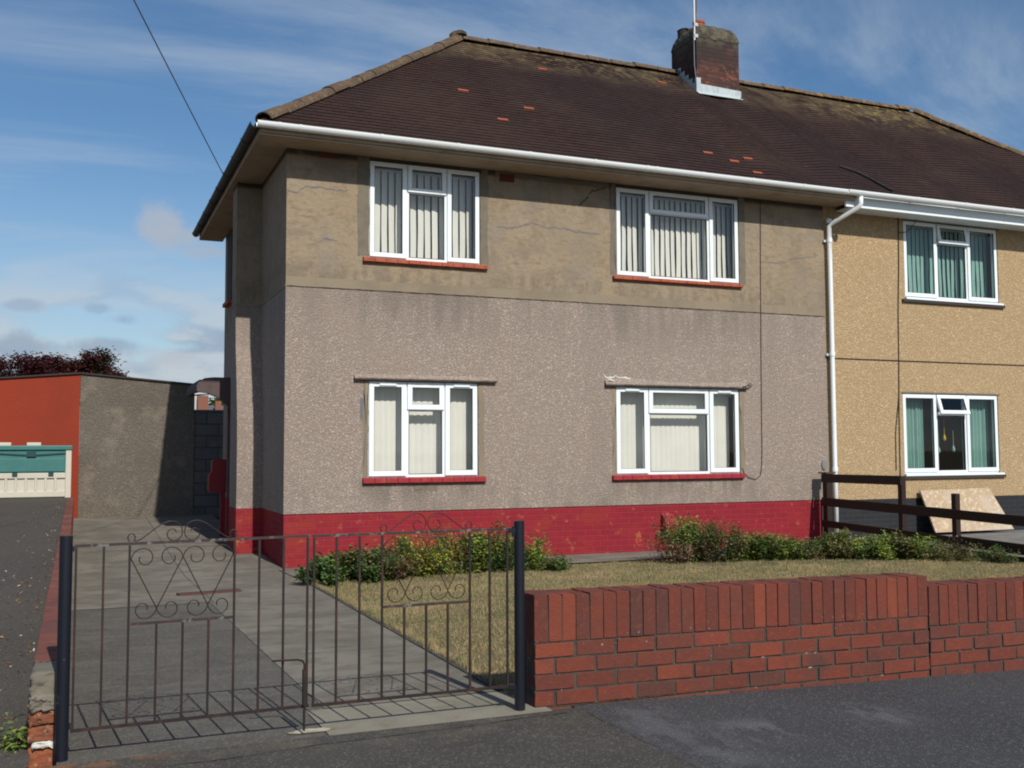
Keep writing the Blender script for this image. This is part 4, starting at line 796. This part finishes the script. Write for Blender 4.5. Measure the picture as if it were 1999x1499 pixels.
# ------------------------------------------------------------------ gates and posts
def post(x, label):
    o = empty('gate_post', (x, 4.6, 0), label, 'gate post', 'black gate posts'); mb = MB()
    mb.tube([(x, 4.6, -.1), (x, 4.6, .895)], .0255, 20, cap=False); mb.build('tube', M_BLKPOST, o, smooth=True)
    mb = MB(); mb.lathe((x, 4.6, .895), [(.0255, 0), (.0205, .001), (.0205, -.02), (0, -.02)], 20); mb.build('rim', M_FLAUN, o); return o
p1 = post(-.038, 'black round steel gate post beside the broken end of the low wall'); p2 = post(1.963, 'black round steel gate post against the end of the tall brick front wall')
def spiral(cx, cz, r0, r1, a0, a1, n=26):
    return [(cx+lerp(r0, r1, (k/n)**.8)*math.cos(lerp(a0, a1, k/n)), 4.6, cz+lerp(r0, r1, (k/n)**.8)*math.sin(lerp(a0, a1, k/n))) for k in range(n+1)]
def leaf(x0, x1, xs, pa, pb, label, lz):
    o = empty('gate_leaf', (x0, 4.6, .1), label, 'gate', 'the two leaves of the driveway gate')
    q = MB(); q.box(x0, x1, 4.594, 4.606, .848, .859, zf=lz); fr = q.build('top_rail', M_RAIL, o)
    q = MB(); q.box(x0, x1, 4.594, 4.606, .108, .120, zf=lz); q.build('bottom_rail', M_RUST, o)
    q = MB(); q.box(pa+.006, pb-.006, 4.595, 4.605, .517, .528, zf=lz); q.build('middle_rail', M_RAIL, o)
    for x in xs:
        t = .846 if (x <= pa+.01 or x >= pb-.01) else .517
        q = MB(); q.box(x-.0046, x+.0046, 4.595, 4.605, .120, t, zf=lz); q.build('bar', M_RUST, o)
    u = (pb-pa-.012)/4; X = lambda k: pa+.006+k*u; pi = math.pi; zu, zl_ = .790, .5815
    for k, mir in ((0, 1), (2, -1), (2, 1), (4, -1)):
        # S-scroll: big open volute on top, straight diagonal, volute at the foot
        cu = X(k)+mir*.5*u; node = X(k)+mir*u; cl = node-mir*.5*u
        tr = lambda P, c: [(c+mir*(p[0]-c), p[1], p[2]) for p in P]
        up = spiral(cu, zu, .5*u, .17*u, pi, -pi*1.15); lw = spiral(cl, zl_, .5*u, .13*u, 0, -pi*2.1)
        a = list(reversed(tr(up, cu))); b = tr(lw, cl)
        q = MB(); q.tube([(p[0], 4.6, p[2]+lz(p[0], 0)) for p in a+b], .0024, 6); q.build('scroll', M_RUST, o, smooth=True)
    for mir in (1, -1):
        cx = X(2)-mir*.40*u; inner = spiral(cx, .890, .13*u, .33*u, -pi*1.9, 0, 22)
        inner = [(cx+(.36*u)*math.cos(a)*k_, 4.6, .890+(.36*u)*math.sin(a)*k_) for a, k_ in [(lerp(-pi*1.85, .05, t), lerp(.35, 1, t)) for t in np.linspace(0, 1, 24)]]
        pk = [(X(2)-.06*u, 4.6, .910), (X(2)-.14*u, 4.6, .925), (X(2)-.32*u, 4.6, .938), (X(2)-.55*u, 4.6, .941), (X(2)-.82*u, 4.6, .932), (X(2)-1.15*u, 4.6, .908), (X(2)-1.6*u, 4.6, .873), (X(2)-1.78*u, 4.6, .863)]
        pk = [(X(2)-(X(2)-p[0]), p[1], p[2]) for p in pk]
        base = [(X(2)-.40*u+(p[0]-cx)*1, p[1], p[2]) for p in inner]
        end = [(X(0)+.0*u+(.14*u)*math.cos(a), 4.6, .878+(.16*u)*math.sin(a)) for a in np.linspace(-.9, 4.2, 16)]
        P = base+pk+end
        if mir == -1: P = [(2*X(2)-p[0], p[1], p[2]) for p in P]
        q = MB(); q.tube([(p[0], 4.6, p[2]+lz(p[0], 0)) for p in P], .0024, 6); q.build('crest_scroll', M_RUST, o, smooth=True)
    return o
lz1 = lambda x, y: -.002+.008*x; lz2 = lambda x, y: .004
G1 = leaf(-.008, .955, [0.0, .105, .205, .315, .42, .525, .63, .735, .84, .945], .205, .63, 'rusty iron gate leaf with scrollwork beside the low broken wall, carrying the drop bolt', lz1)
G2 = leaf(.968, 1.91, [.974, 1.075, 1.18, 1.285, 1.39, 1.495, 1.60, 1.71, 1.81, 1.90], 1.285, 1.71, 'dark iron gate leaf with scrollwork hinged beside the tall brick front wall', lz2)
q = MB(); q.tube([(.79, 4.575, .330), (.90, 4.575, .327), (.922, 4.575, .320), (.93, 4.575, .305), (.93, 4.575, .02)], .005, 6); q.box(.924, .937, 4.568, 4.594, .125, .28); q.build('drop_bolt', M_RUST, G1)
q = MB(); q.box(1.905, 1.942, 4.59, 4.61, .838, .862); q.tube([(1.935, 4.6, .82), (1.935, 4.6, .87)], .010, 8); q.box(1.905, 1.942, 4.59, 4.61, .105, .125); q.build('hinge', M_BLKPOST, G2)
q = MB(); q.box(-.016, -.006, 4.592, 4.608, .12, .145); q.box(-.016, -.006, 4.592, 4.608, .83, .85); q.build('hinge', M_BLKPOST, G1)

# ------------------------------------------------------------------ brown fence on the right
F = empty('rail_fence', (10.3, 8.6, -.1), 'dark brown stained post and rail fence between the two front gardens', 'fence')
def frail(ya, yb, za, zb, h, x=10.262):
    q = MB(); q.poly([(x, ya, za), (x, yb, zb), (x, yb, zb+h), (x, ya, za+h)]); q.poly([(x+.028, ya, za), (x+.028, ya, za+h), (x+.028, yb, zb+h), (x+.028, yb, zb)])
    q.poly([(x, ya, za+h), (x, yb, zb+h), (x+.028, yb, zb+h), (x+.028, ya, za+h)]); q.poly([(x, ya, za), (x+.028, ya, za), (x+.028, yb, zb), (x, yb, zb)]); q.poly([(x, ya, za), (x, ya, za+h), (x+.028, ya, za+h), (x+.028, ya, za)]); q.poly([(x, yb, zb), (x+.028, yb, zb), (x+.028, yb, zb+h), (x, yb, zb+h)])
    return q.build('rail', M_FENCE, F)
frail(10.9, 12.52, .748, .745, .125); frail(10.02, 12.52, .345, .395, .125); frail(6.6, 10.018, .27, .345, .12, x=10.2625); frail(10.02, 12.52, .02, .085, .10); frail(6.6, 10.018, -.08, .01, .128, x=10.2625); frail(4.9, 6.598, .235, .27, .12); frail(4.9, 6.598, -.12, -.08, .128)
for y, zt_, w_ in ((12.48, .875, .05), (10.95, .868, .038), (10.02, .665, .038), (8.3, .56, .038), (6.6, .50, .038), (5.0, .46, .038)):
    q = MB(); q.box(10.292, 10.292+2*w_, y-w_, y+w_, -.35, zt_); po = q.build('post', M_FENCE, F, bevel=.004)
    if y > 12: q = MB(); q.box(10.25, 10.43, y-.09, y+.09, zt_, zt_+.02); q.build('post_cap', mat('brown_cap', (.09, .042, .03), rough=.8), po)
# chipboard leaning on the tan house
q = MB(); P = [(12.30, 12.34, -.06), (13.95, 12.34, -.06), (13.74, 12.62, .60), (12.28, 12.62, .58)]
P2 = [(a, b+.03, c) for a, b, c in P]; q.poly(P); q.poly(P2)
for i in range(4): q.poly([P[i], P[(i+1) % 4], P2[(i+1) % 4], P2[i]])
tag(q.build('board', M_OSB), 'sheet of pale chipboard leaning against the black base of the tan house', 'board')

# ------------------------------------------------------------------ outbuildings at the end of the drive
def garage(x0, x1, zl, zr_, m, label, y0=20.0, y1=25.0):
    o = empty('garage', ((x0+x1)/2, (y0+y1)/2, -.05), label, 'garage', 'outbuildings at the end of the drive')
    q = MB(); a = [(x0, y0, -.3), (x1, y0, -.3), (x1, y0, zr_), (x0, y0, zl)]; b = [(p[0], y1, p[2]) for p in a]; q.poly(a); q.poly(b)
    for i in range(4): q.poly([a[i], a[(i+1) % 4], b[(i+1) % 4], b[i]])
    q.build('wall', m, o)
    q = MB(); e_ = .05
    for f in (lambda z: z, ):
        A = [(x0, y0-.04, zl+.003), (x1, y0-.04, zr_+.003), (x1, y0-.04, zr_+.03), (x0, y0-.04, zl+.03)]; B = [(p[0], y1+.04, p[2]) for p in A]; q.poly(A); q.poly(B)
        for i in range(4): q.poly([A[i], A[(i+1) % 4], B[(i+1) % 4], B[i]])
    q.build('roof', M_FELT, o); return o
garage(.010, 1.975, 2.642, 2.481, M_GREYD, 'grey dashed outbuilding wall closing the end of the driveway')
garage(-4.0, .006, 2.28, 2.642, M_ORANGE, 'orange painted outbuilding behind the cream and green storage box')
q = MB(); q.box(1.977, 5.4, 20.02, 20.2, -.3, 2.027); bw = q.build('block_wall', M_BLOCK); tag(bw, 'tall grey concrete block wall in shade beyond the door canopy', 'wall')
# storage box
SB = empty('storage_box', (-.75, 19.3, .48), 'cream plastic garden storage box with a teal lid and hatch by the orange wall', 'storage box')
bx0, bx1, by, bz = -1.33, -.105, 18.9, .482
q = MB(); q.box(bx0, bx1, by+.03, by+.65, bz, bz+.80); q.box(bx0, bx0+.09, by-.01, by+.03, bz, bz+.84); q.box(bx1-.09, bx1, by-.01, by+.03, bz, bz+.84); q.box(bx0+.09, bx1-.09, by, by+.03, bz+.33, bz+.42); q.box(bx0+.09, bx1-.09, by, by+.03, bz+.02, bz+.12)
for i in range(8):
    xc = lerp(bx0+.09, bx1-.09, i/7) if 0 < i < 7 else None
    if xc: q.box(xc-.02, xc+.02, by+.002, by+.03, bz+.12, bz+.33)
q.build('body', M_CREAM, SB, bevel=.008)
q = MB(); q.box(bx0+.09, bx1-.09, by+.004, by+.03, bz+.421, bz+.80); q.box(bx0+.11, bx1-.11, by-.012, by+.003, bz+.44, bz+.66); q.build('hatch', M_TEAL, SB, bevel=.006)
q = MB(); q.box(bx0-.015, bx1+.012, by-.03, by+.68, bz+.80, bz+.875); q.build('lid', M_TEAL, SB, bevel=.012)
q = MB()
for s_ in (-1, 1):
    c = (bx0+bx1)/2; q.poly([(c, by-.016, bz+.70), (c+s_*.52, by-.016, bz+.735), (c+s_*.52, by-.016, bz+.755), (c, by-.016, bz+.725)])
q.box(c-.07, c+.07, by-.035, by-.017, bz+.69, bz+.79); q.build('latch', M_TEALD, SB)
for xx in (bx0+.37, bx1-.31):
    q = MB(); q.box(xx-.04, xx+.04, by-.02, by-.0005, bz+.37, bz+.43); q.build('hinge', M_TEALD, SB)
for xx in (-1.16, -.70):
    q = MB(); q.box(xx-.11, xx+.11, by+.45, by+.62, bz+.876, bz+.93); q.build('lid_catch', M_CREAM, SB, bevel=.006)
# red post box by the side door
PB = empty('post_box', (2.05, 16.4, -.15), 'red box with sloping cheeks on a red post beside the side door', 'post box')
q = MB(); A = [(1.885, .62), (2.12, .62), (2.12, 1.12), (1.905, 1.12), (1.885, 1.09), (1.885, .95), (1.84, .88), (1.835, .68), (1.855, .63)]; ya, yb = 16.3, 16.5
q.poly([(x, ya, z) for x, z in A]); q.poly([(x, yb, z) for x, z in A]); [q.poly([(A[i][0], ya, A[i][1]), (A[(i+1) % 9][0], ya, A[(i+1) % 9][1]), (A[(i+1) % 9][0], yb, A[(i+1) % 9][1]), (A[i][0], yb, A[i][1])]) for i in range(9)]
q.build('box', M_DOOR, PB, bevel=.006); q = MB(); q.box(2.02, 2.09, 16.37, 16.44, -.2, .619); q.build('post', M_DOOR, PB)

# overhead cable
mb = MB(); a, b = Vector((1.85, 14.85, 5.08)), Vector((-4.2, -5.0, 6.95)); P = []
for k in range(41):
    t = k/40; p = a.lerp(b, t); p.z -= .35*4*t*(1-t)*.25; P.append(p)
mb.tube(P, .0065, 6); tag(mb.build('overhead_cable', mat('grey_cable', (.10, .10, .11), rough=.6)), 'thin black overhead cable running up from the side eaves', 'cable')

# ------------------------------------------------------------------ plants
def jitc(c, k=.22):
    f = random.uniform(1-k, 1+k); return (c[0]*f*random.uniform(.85, 1.2), c[1]*f, c[2]*f*random.uniform(.7, 1.3))
def leafq(mb, p, ln, wd, col, droop=.2, d=None):
    if d is None:
        a = random.uniform(0, 6.283); e_ = random.uniform(-.3, .9); d = Vector((math.cos(a)*math.cos(e_), math.sin(a)*math.cos(e_), math.sin(e_)))
    s = d.cross(Vector((random.uniform(-.4, .4), random.uniform(-.4, .4), 1)));
    if s.length < 1e-3: s = Vector((1, 0, 0))
    s.normalize(); n = s.cross(d); p = Vector(p)
    m_ = p+d*ln*.5; t = p+d*ln-Vector((0, 0, ln*droop))
    k = len(mb.v); mb.v += [tuple(p), tuple(m_+s*wd*.5+n*wd*.15), tuple(t), tuple(m_-s*wd*.5+n*wd*.15)]
    mb.f += [(k, k+1, k+2), (k, k+2, k+3)]; mb.c += [col, col]; mb.uv += [None, None]
def shrub(name, label, cat, cx, cy, rx, ry, h, cols, n=1400, ll=.035, lw=.022, stems=14, flowers=None, nfl=0, spray=.25, brown=None, group='plants in the flower bed', base=None, tuft=0):
    z0 = gz(cx, cy) if base is None else base; o = empty(name, (cx, cy, z0), label, cat, group)
    lf, st, fl = MB(), MB(), MB(); tips = []
    for k in range(stems):
        a = random.uniform(0, 6.283); r = math.sqrt(random.random()); tx, ty = cx+1.2*rx*r*math.cos(a), cy+ry*r*math.sin(a)
        th = h*(1-.40*r*r)*random.uniform(.55, 1.18); bx, by_ = lerp(cx, tx, .55), lerp(cy, ty, .55)
        P = [(bx, by_, z0-.02), (lerp(bx, tx, .35), lerp(by_, ty, .35), z0+th*.45), (lerp(bx, tx, .8), lerp(by_, ty, .8), z0+th*.8), (tx, ty, z0+th)]
        st.tube(P, .005, 4, r1=.0018); tips.append((tx, ty, z0+th, P)); 
    per = max(1, int(n*2.3)//stems); ll *= 1.12; lw *= 1.25
    for (tx, ty, tz, P) in tips:
        tone = random.choice(cols); cl = random.uniform(.75, 1.25)
        for q in range(per):
            t = random.random()**.85*3; i = min(2, int(t)); f = t-i; p = Vector(P[i]).lerp(Vector(P[i+1]), f)
            sp = max(spray*h, .085)*(.65+.35*(t/3 if t < 2 else (3.2-t)))
            p += Vector((random.gauss(0, 1)*sp*.55, random.gauss(0, 1)*sp*.55, random.gauss(0, 1)*sp*.42)); p.z = max(p.z, z0+.005)
            c = tone
            if brown and (p.z-z0) < brown[1]*h and random.random() < brown[2] and p.x < cx+brown[3]*rx: c = brown[0]
            c = tuple(v*cl for v in jitc(c)); leafq(lf, p, ll*random.uniform(.6, 1.3), lw*random.uniform(.6, 1.2), c)
    for k in range(tuft):
        a = random.uniform(0, 6.283); p = (cx+random.uniform(-.5, .5)*rx, cy+random.uniform(-.5, .5)*ry, z0); d = Vector((math.cos(a)*.5, math.sin(a)*.5, random.uniform(.6, 1.2))).normalized()
        L2 = h*random.uniform(.5, 1.0); k_ = len(lf.v); s = Vector((-d.y, d.x, 0)).normalized()*.009; p = Vector(p); q1 = p+d*L2*.6; q2 = p+d*L2-Vector((0, 0, L2*.18))+Vector((d.x, d.y, 0))*L2*.2
        lf.v += [tuple(p-s), tuple(p+s), tuple(q1+s), tuple(q1-s), tuple(q2)]; lf.f += [(k_, k_+1, k_+2, k_+3), (k_+3, k_+2, k_+4)]; c = jitc(random.choice(cols)); lf.c += [c, c]; lf.uv += [None, None]
    lf.build('foliage', M_LEAF, o, attr=True); st.build('stems', M_STEM, o)
    for k in range(nfl):
        tx, ty, tz, P = random.choice(tips); fx, fy, fz = tx+random.uniform(-.05, .05), ty-random.uniform(0, .08), tz+random.uniform(-.12, .05)
        fb = MB()
        for j in range(5):
            a = j*1.2566; d = Vector((math.cos(a), -.5, math.sin(a))).normalized(); leafq(fb, (fx, fy, fz), .016, .014, (1, 1, 1), 0, d)
        fb.build('flower', flowers, o)
    return o
G_D = (.085, .145, .042); G_M = (.10, .155, .038); G_Y = (.36, .37, .065); G_L = (.22, .29, .055); BRN = (.17, .10, .055); RDB = (.12, .085, .045); OLV = (.16, .165, .055); PK = (.28, .17, .12)
shrub('leafy_plant', 'low dark green leafy plant at the driveway corner of the flower bed', 'plant', 2.50, 10.85, .32, .42, .26, [G_D, G_M, G_D], 1500, .045, .034, 20)
shrub('leafy_plant', 'dark green ground cover with broad leaves between the corner plant and the russet plant', 'plant', 2.78, 10.98, .28, .38, .34, [G_D, G_M, G_D, OLV], 1400, .045, .036, 18)
shrub('russet_plant', 'russet brown dying leafy plant beside the dark green ground cover', 'plant', 3.08, 10.95, .24, .35, .36, [RDB, BRN, OLV, G_D], 1200, .035, .02, 18)
shrub('bush', 'yellow green small leaved bush behind the middle of the right gate leaf', 'bush', 3.50, 11.15, .34, .32, .45, [G_Y, G_L, G_M, G_Y], 2000, .032, .021, 26)
shrub('bush', 'bright yellow green bush with arching shoots, second bush along the left bed', 'bush', 3.98, 11.15, .32, .32, .48, [G_Y, G_L, G_Y, G_M], 2000, .034, .022, 26, M_YELL, 2)
shrub('bushy_perennial', 'green strap leaved clump left of the black post at the brick wall', 'plant', 4.42, 11.15, .26, .3, .50, [G_M, G_L, G_D], 900, .055, .022, 16, M_YELL, 2, tuft=120)
shrub('lily_clump', 'narrow leaved upright plant just right of the black post at the brick wall', 'plant', 4.85, 11.1, .20, .22, .42, [G_M, G_L, G_Y], 700, .065, .017, 14, tuft=50)
shrub('rosette_plant', 'small spiky green rosette plant at the right end of the left bed', 'plant', 5.12, 10.95, .15, .14, .16, [G_D, OLV, G_M], 260, .05, .02, 10, tuft=60)
shrub('bush', 'tallest bush of the right bed with pinkish brown dead leaves low at its left', 'bush', 6.92, 11.05, .42, .34, .54, [OLV, G_D, G_L, G_M, RDB], 2900, .034, .02, 34, M_PINK, 3, brown=(PK, .45, .75, -.1))
shrub('bush', 'brown and green bush with pink flowers next to the tallest bush', 'bush', 7.40, 10.95, .34, .32, .45, [OLV, G_M, RDB, G_D], 2200, .032, .02, 28, M_PINK, 4)
shrub('bush', 'fresh bright green low bush in the middle of the right bed', 'bush', 7.95, 10.85, .40, .32, .31, [G_L, G_Y, G_M, G_L], 2300, .034, .024, 28)
shrub('leafy_plant', 'low dark leafy plant between the bright green bush and the brown fence end post', 'plant', 8.50, 10.8, .34, .32, .22, [G_M, OLV, G_D], 1600, .032, .022, 22, M_PINK, 2)
shrub('geranium', 'loose green geranium with pink flowers in front of the fence end post', 'plant', 9.02, 10.55, .38, .34, .28, [G_M, G_L, OLV], 2000, .038, .028, 26, M_PINK, 5, spray=.35)
shrub('geranium', 'sprawling green geranium with pink flowers in front of the second fence post', 'plant', 9.48, 10.15, .36, .40, .29, [G_M, G_D, G_L, OLV], 2100, .038, .028, 26, M_PINK, 6, spray=.35)
shrub('geranium', 'wispy olive geranium with a few pink flowers at the third fence post', 'plant', 9.85, 9.65, .30, .42, .22, [OLV, G_D, RDB], 1500, .028, .016, 26, M_PINK, 4, spray=.4)
shrub('weed', 'trailing weed growing through the fence right of the third post', 'plant', 10.05, 9.1, .16, .4, .16, [OLV, G_D, RDB], 600, .026, .016, 14, spray=.4)
shrub('weed', 'small bright green weed beside the broken end of the low wall', 'plant', -.21, 4.80, .05, .06, .10, [G_L, G_M], 60, .035, .018, 6, base=0, group=None)
# dark edge of grass under the beds
mb = MB(); blob(mb, 3.6, 11.05, 1.5, .55, -.003, zf=gz, n=30, jit=.08); blob(mb, 8.4, 10.7, 2.0, .62, -.003, zf=gz, n=34, jit=.08, rotz=rad(-12)); struct('flower_bed_soil', mb, M_SOIL)
q = MB(); q.box(2.27, 2.66, 11.14, 11.17, -.10, -.06); bb = q.build('black_bar', M_BLKPOST)
tag(bb, 'short black bar with a red button lying among the leaves at the bed corner', 'bar')
q = MB(); q.lathe((0, 0, 0), [(.022, 0), (.018, .012), (0, .014)], 12); q.v = [(2.43+x, 11.15-.0-z, -.055+y) for x, y, z in q.v]; q.build('red_button', M_TILEX, bb)
# leaf litter on the neighbour's drive
mb = MB()
for k in range(420):
    y = 5.2+random.random()**1.1*12.5; x = -.19-abs(random.gauss(0, .28))
    if 10.5 < y < 12.5: x *= .7
    leafq(mb, (x, y, nz(y)+.006), random.uniform(.012, .035), random.uniform(.01, .02), jitc(random.choice([(.24, .11, .045), (.16, .08, .04), (.30, .2, .09), (.42, .40, .33)])), 0, Vector((random.uniform(-1, 1), random.uniform(-1, 1), .12)).normalized())
tag(mb.build('leaf_litter', M_DRYL, attr=True), 'dry brown leaf litter scattered along the low wall', 'leaf litter', kind='stuff')

def tree(name, label, cx, cy, h, r, rz, cols, n, ll, zb=-.1, tw=.1, group=None, cl=14):
    o = empty(name, (cx, cy, zb), label, 'tree', group); tr, lf = MB(), MB(); ends = []
    tr.tube([(cx, cy, zb), (cx+.05, cy, zb+h*.45), (cx, cy, zb+h*.75)], tw, 8, r1=tw*.4)
    for k in range(cl):
        a = random.uniform(0, 6.283); rr = r*math.sqrt(random.random()); e_ = (cx+rr*math.cos(a), cy+rr*math.sin(a), zb+h-rz*(1-(1-(rr/r)**2)**.5)*1.2-random.random()*rz*.5)
        tr.tube([(cx, cy, zb+h*random.uniform(.35, .6)), (lerp(cx, e_[0], .5), lerp(cy, e_[1], .5), lerp(zb+h*.5, e_[2], .6)), e_], tw*.3, 5, r1=.006); ends.append(e_)
    for e_ in ends:
        c0 = random.choice(cols); s_ = r*.15
        for q_ in range(n//cl):
            p = Vector(e_)+Vector((random.gauss(0, s_), random.gauss(0, s_), random.gauss(0, s_*.7))); leafq(lf, p, ll*random.uniform(.6, 1.3), ll*.6, jitc(c0, .35))
    tr.build('trunk', M_BARK, o); lf.build('crown', M_LEAF, o, attr=True); return o
RR = (.075, .022, .024); RR2 = (.11, .035, .028); RG = (.05, .04, .02)
tree('purple_leaved_tree', 'dark red leaved tree top above the left part of the orange outbuilding', -1.75, 30.5, 3.95, 1.0, .8, [RR, RR, RG], 6000, .10, group='red leaved trees behind the outbuildings', cl=40)
tree('purple_leaved_tree', 'dark red leaved tree top over the middle of the orange outbuilding', -.55, 30.0, 3.90, .85, .7, [RR, RR2, RR], 6000, .10, group='red leaved trees behind the outbuildings', cl=40)
tree('purple_leaved_tree', 'tallest red leaved tree, rising where the orange and grey walls meet', .30, 30.0, 4.12, .80, .9, [RR, RR2, RG], 6000, .10, group='red leaved trees behind the outbuildings', cl=40)
tree('green_tree', 'distant yellow green tree seen through the gap beneath the door canopy', 9.0, 70, 4.85, 1.7, 1.2, [G_L, G_Y, G_M], 4600, .3, tw=.25)
FH = empty('distant_house', (6.6, 62, -.1), 'distant house with a brick chimney seen in the gap beneath the door canopy', 'house')
q = MB(); q.box(5.2, 6.25, 62, 66, -.1, 4.6); q.build('wall', M_BUFF, FH)
q = MB(); q.box(6.26, 6.85, 61.6, 62.4, -.1, 4.5); q.build('chimney', M_FBRICK, FH)
q = MB(); q.box(6.86, 11, 62, 66, -.1, 3.2); q.build('lower_wall', M_BUFF, FH)
q = MB(); q.poly([(6.86, 61.8, 3.2), (11, 61.8, 3.2), (11, 64, 4.05), (6.86, 64, 4.05)]); q.poly([(6.86, 66.2, 3.2), (11, 66.2, 3.2), (11, 64, 4.05), (6.86, 64, 4.05)]); q.build('roof', M_SLATE, FH)
q = MB(); q.box(7.35, 7.7, 62.6, 63.0, 3.4, 4.25); q.build('chimney', M_FBRICK, FH)

sc.render.engine = 'CYCLES'
sc.cycles.filter_width = 2.0
sc.cycles.max_bounces = 6; sc.cycles.transparent_max_bounces = 12
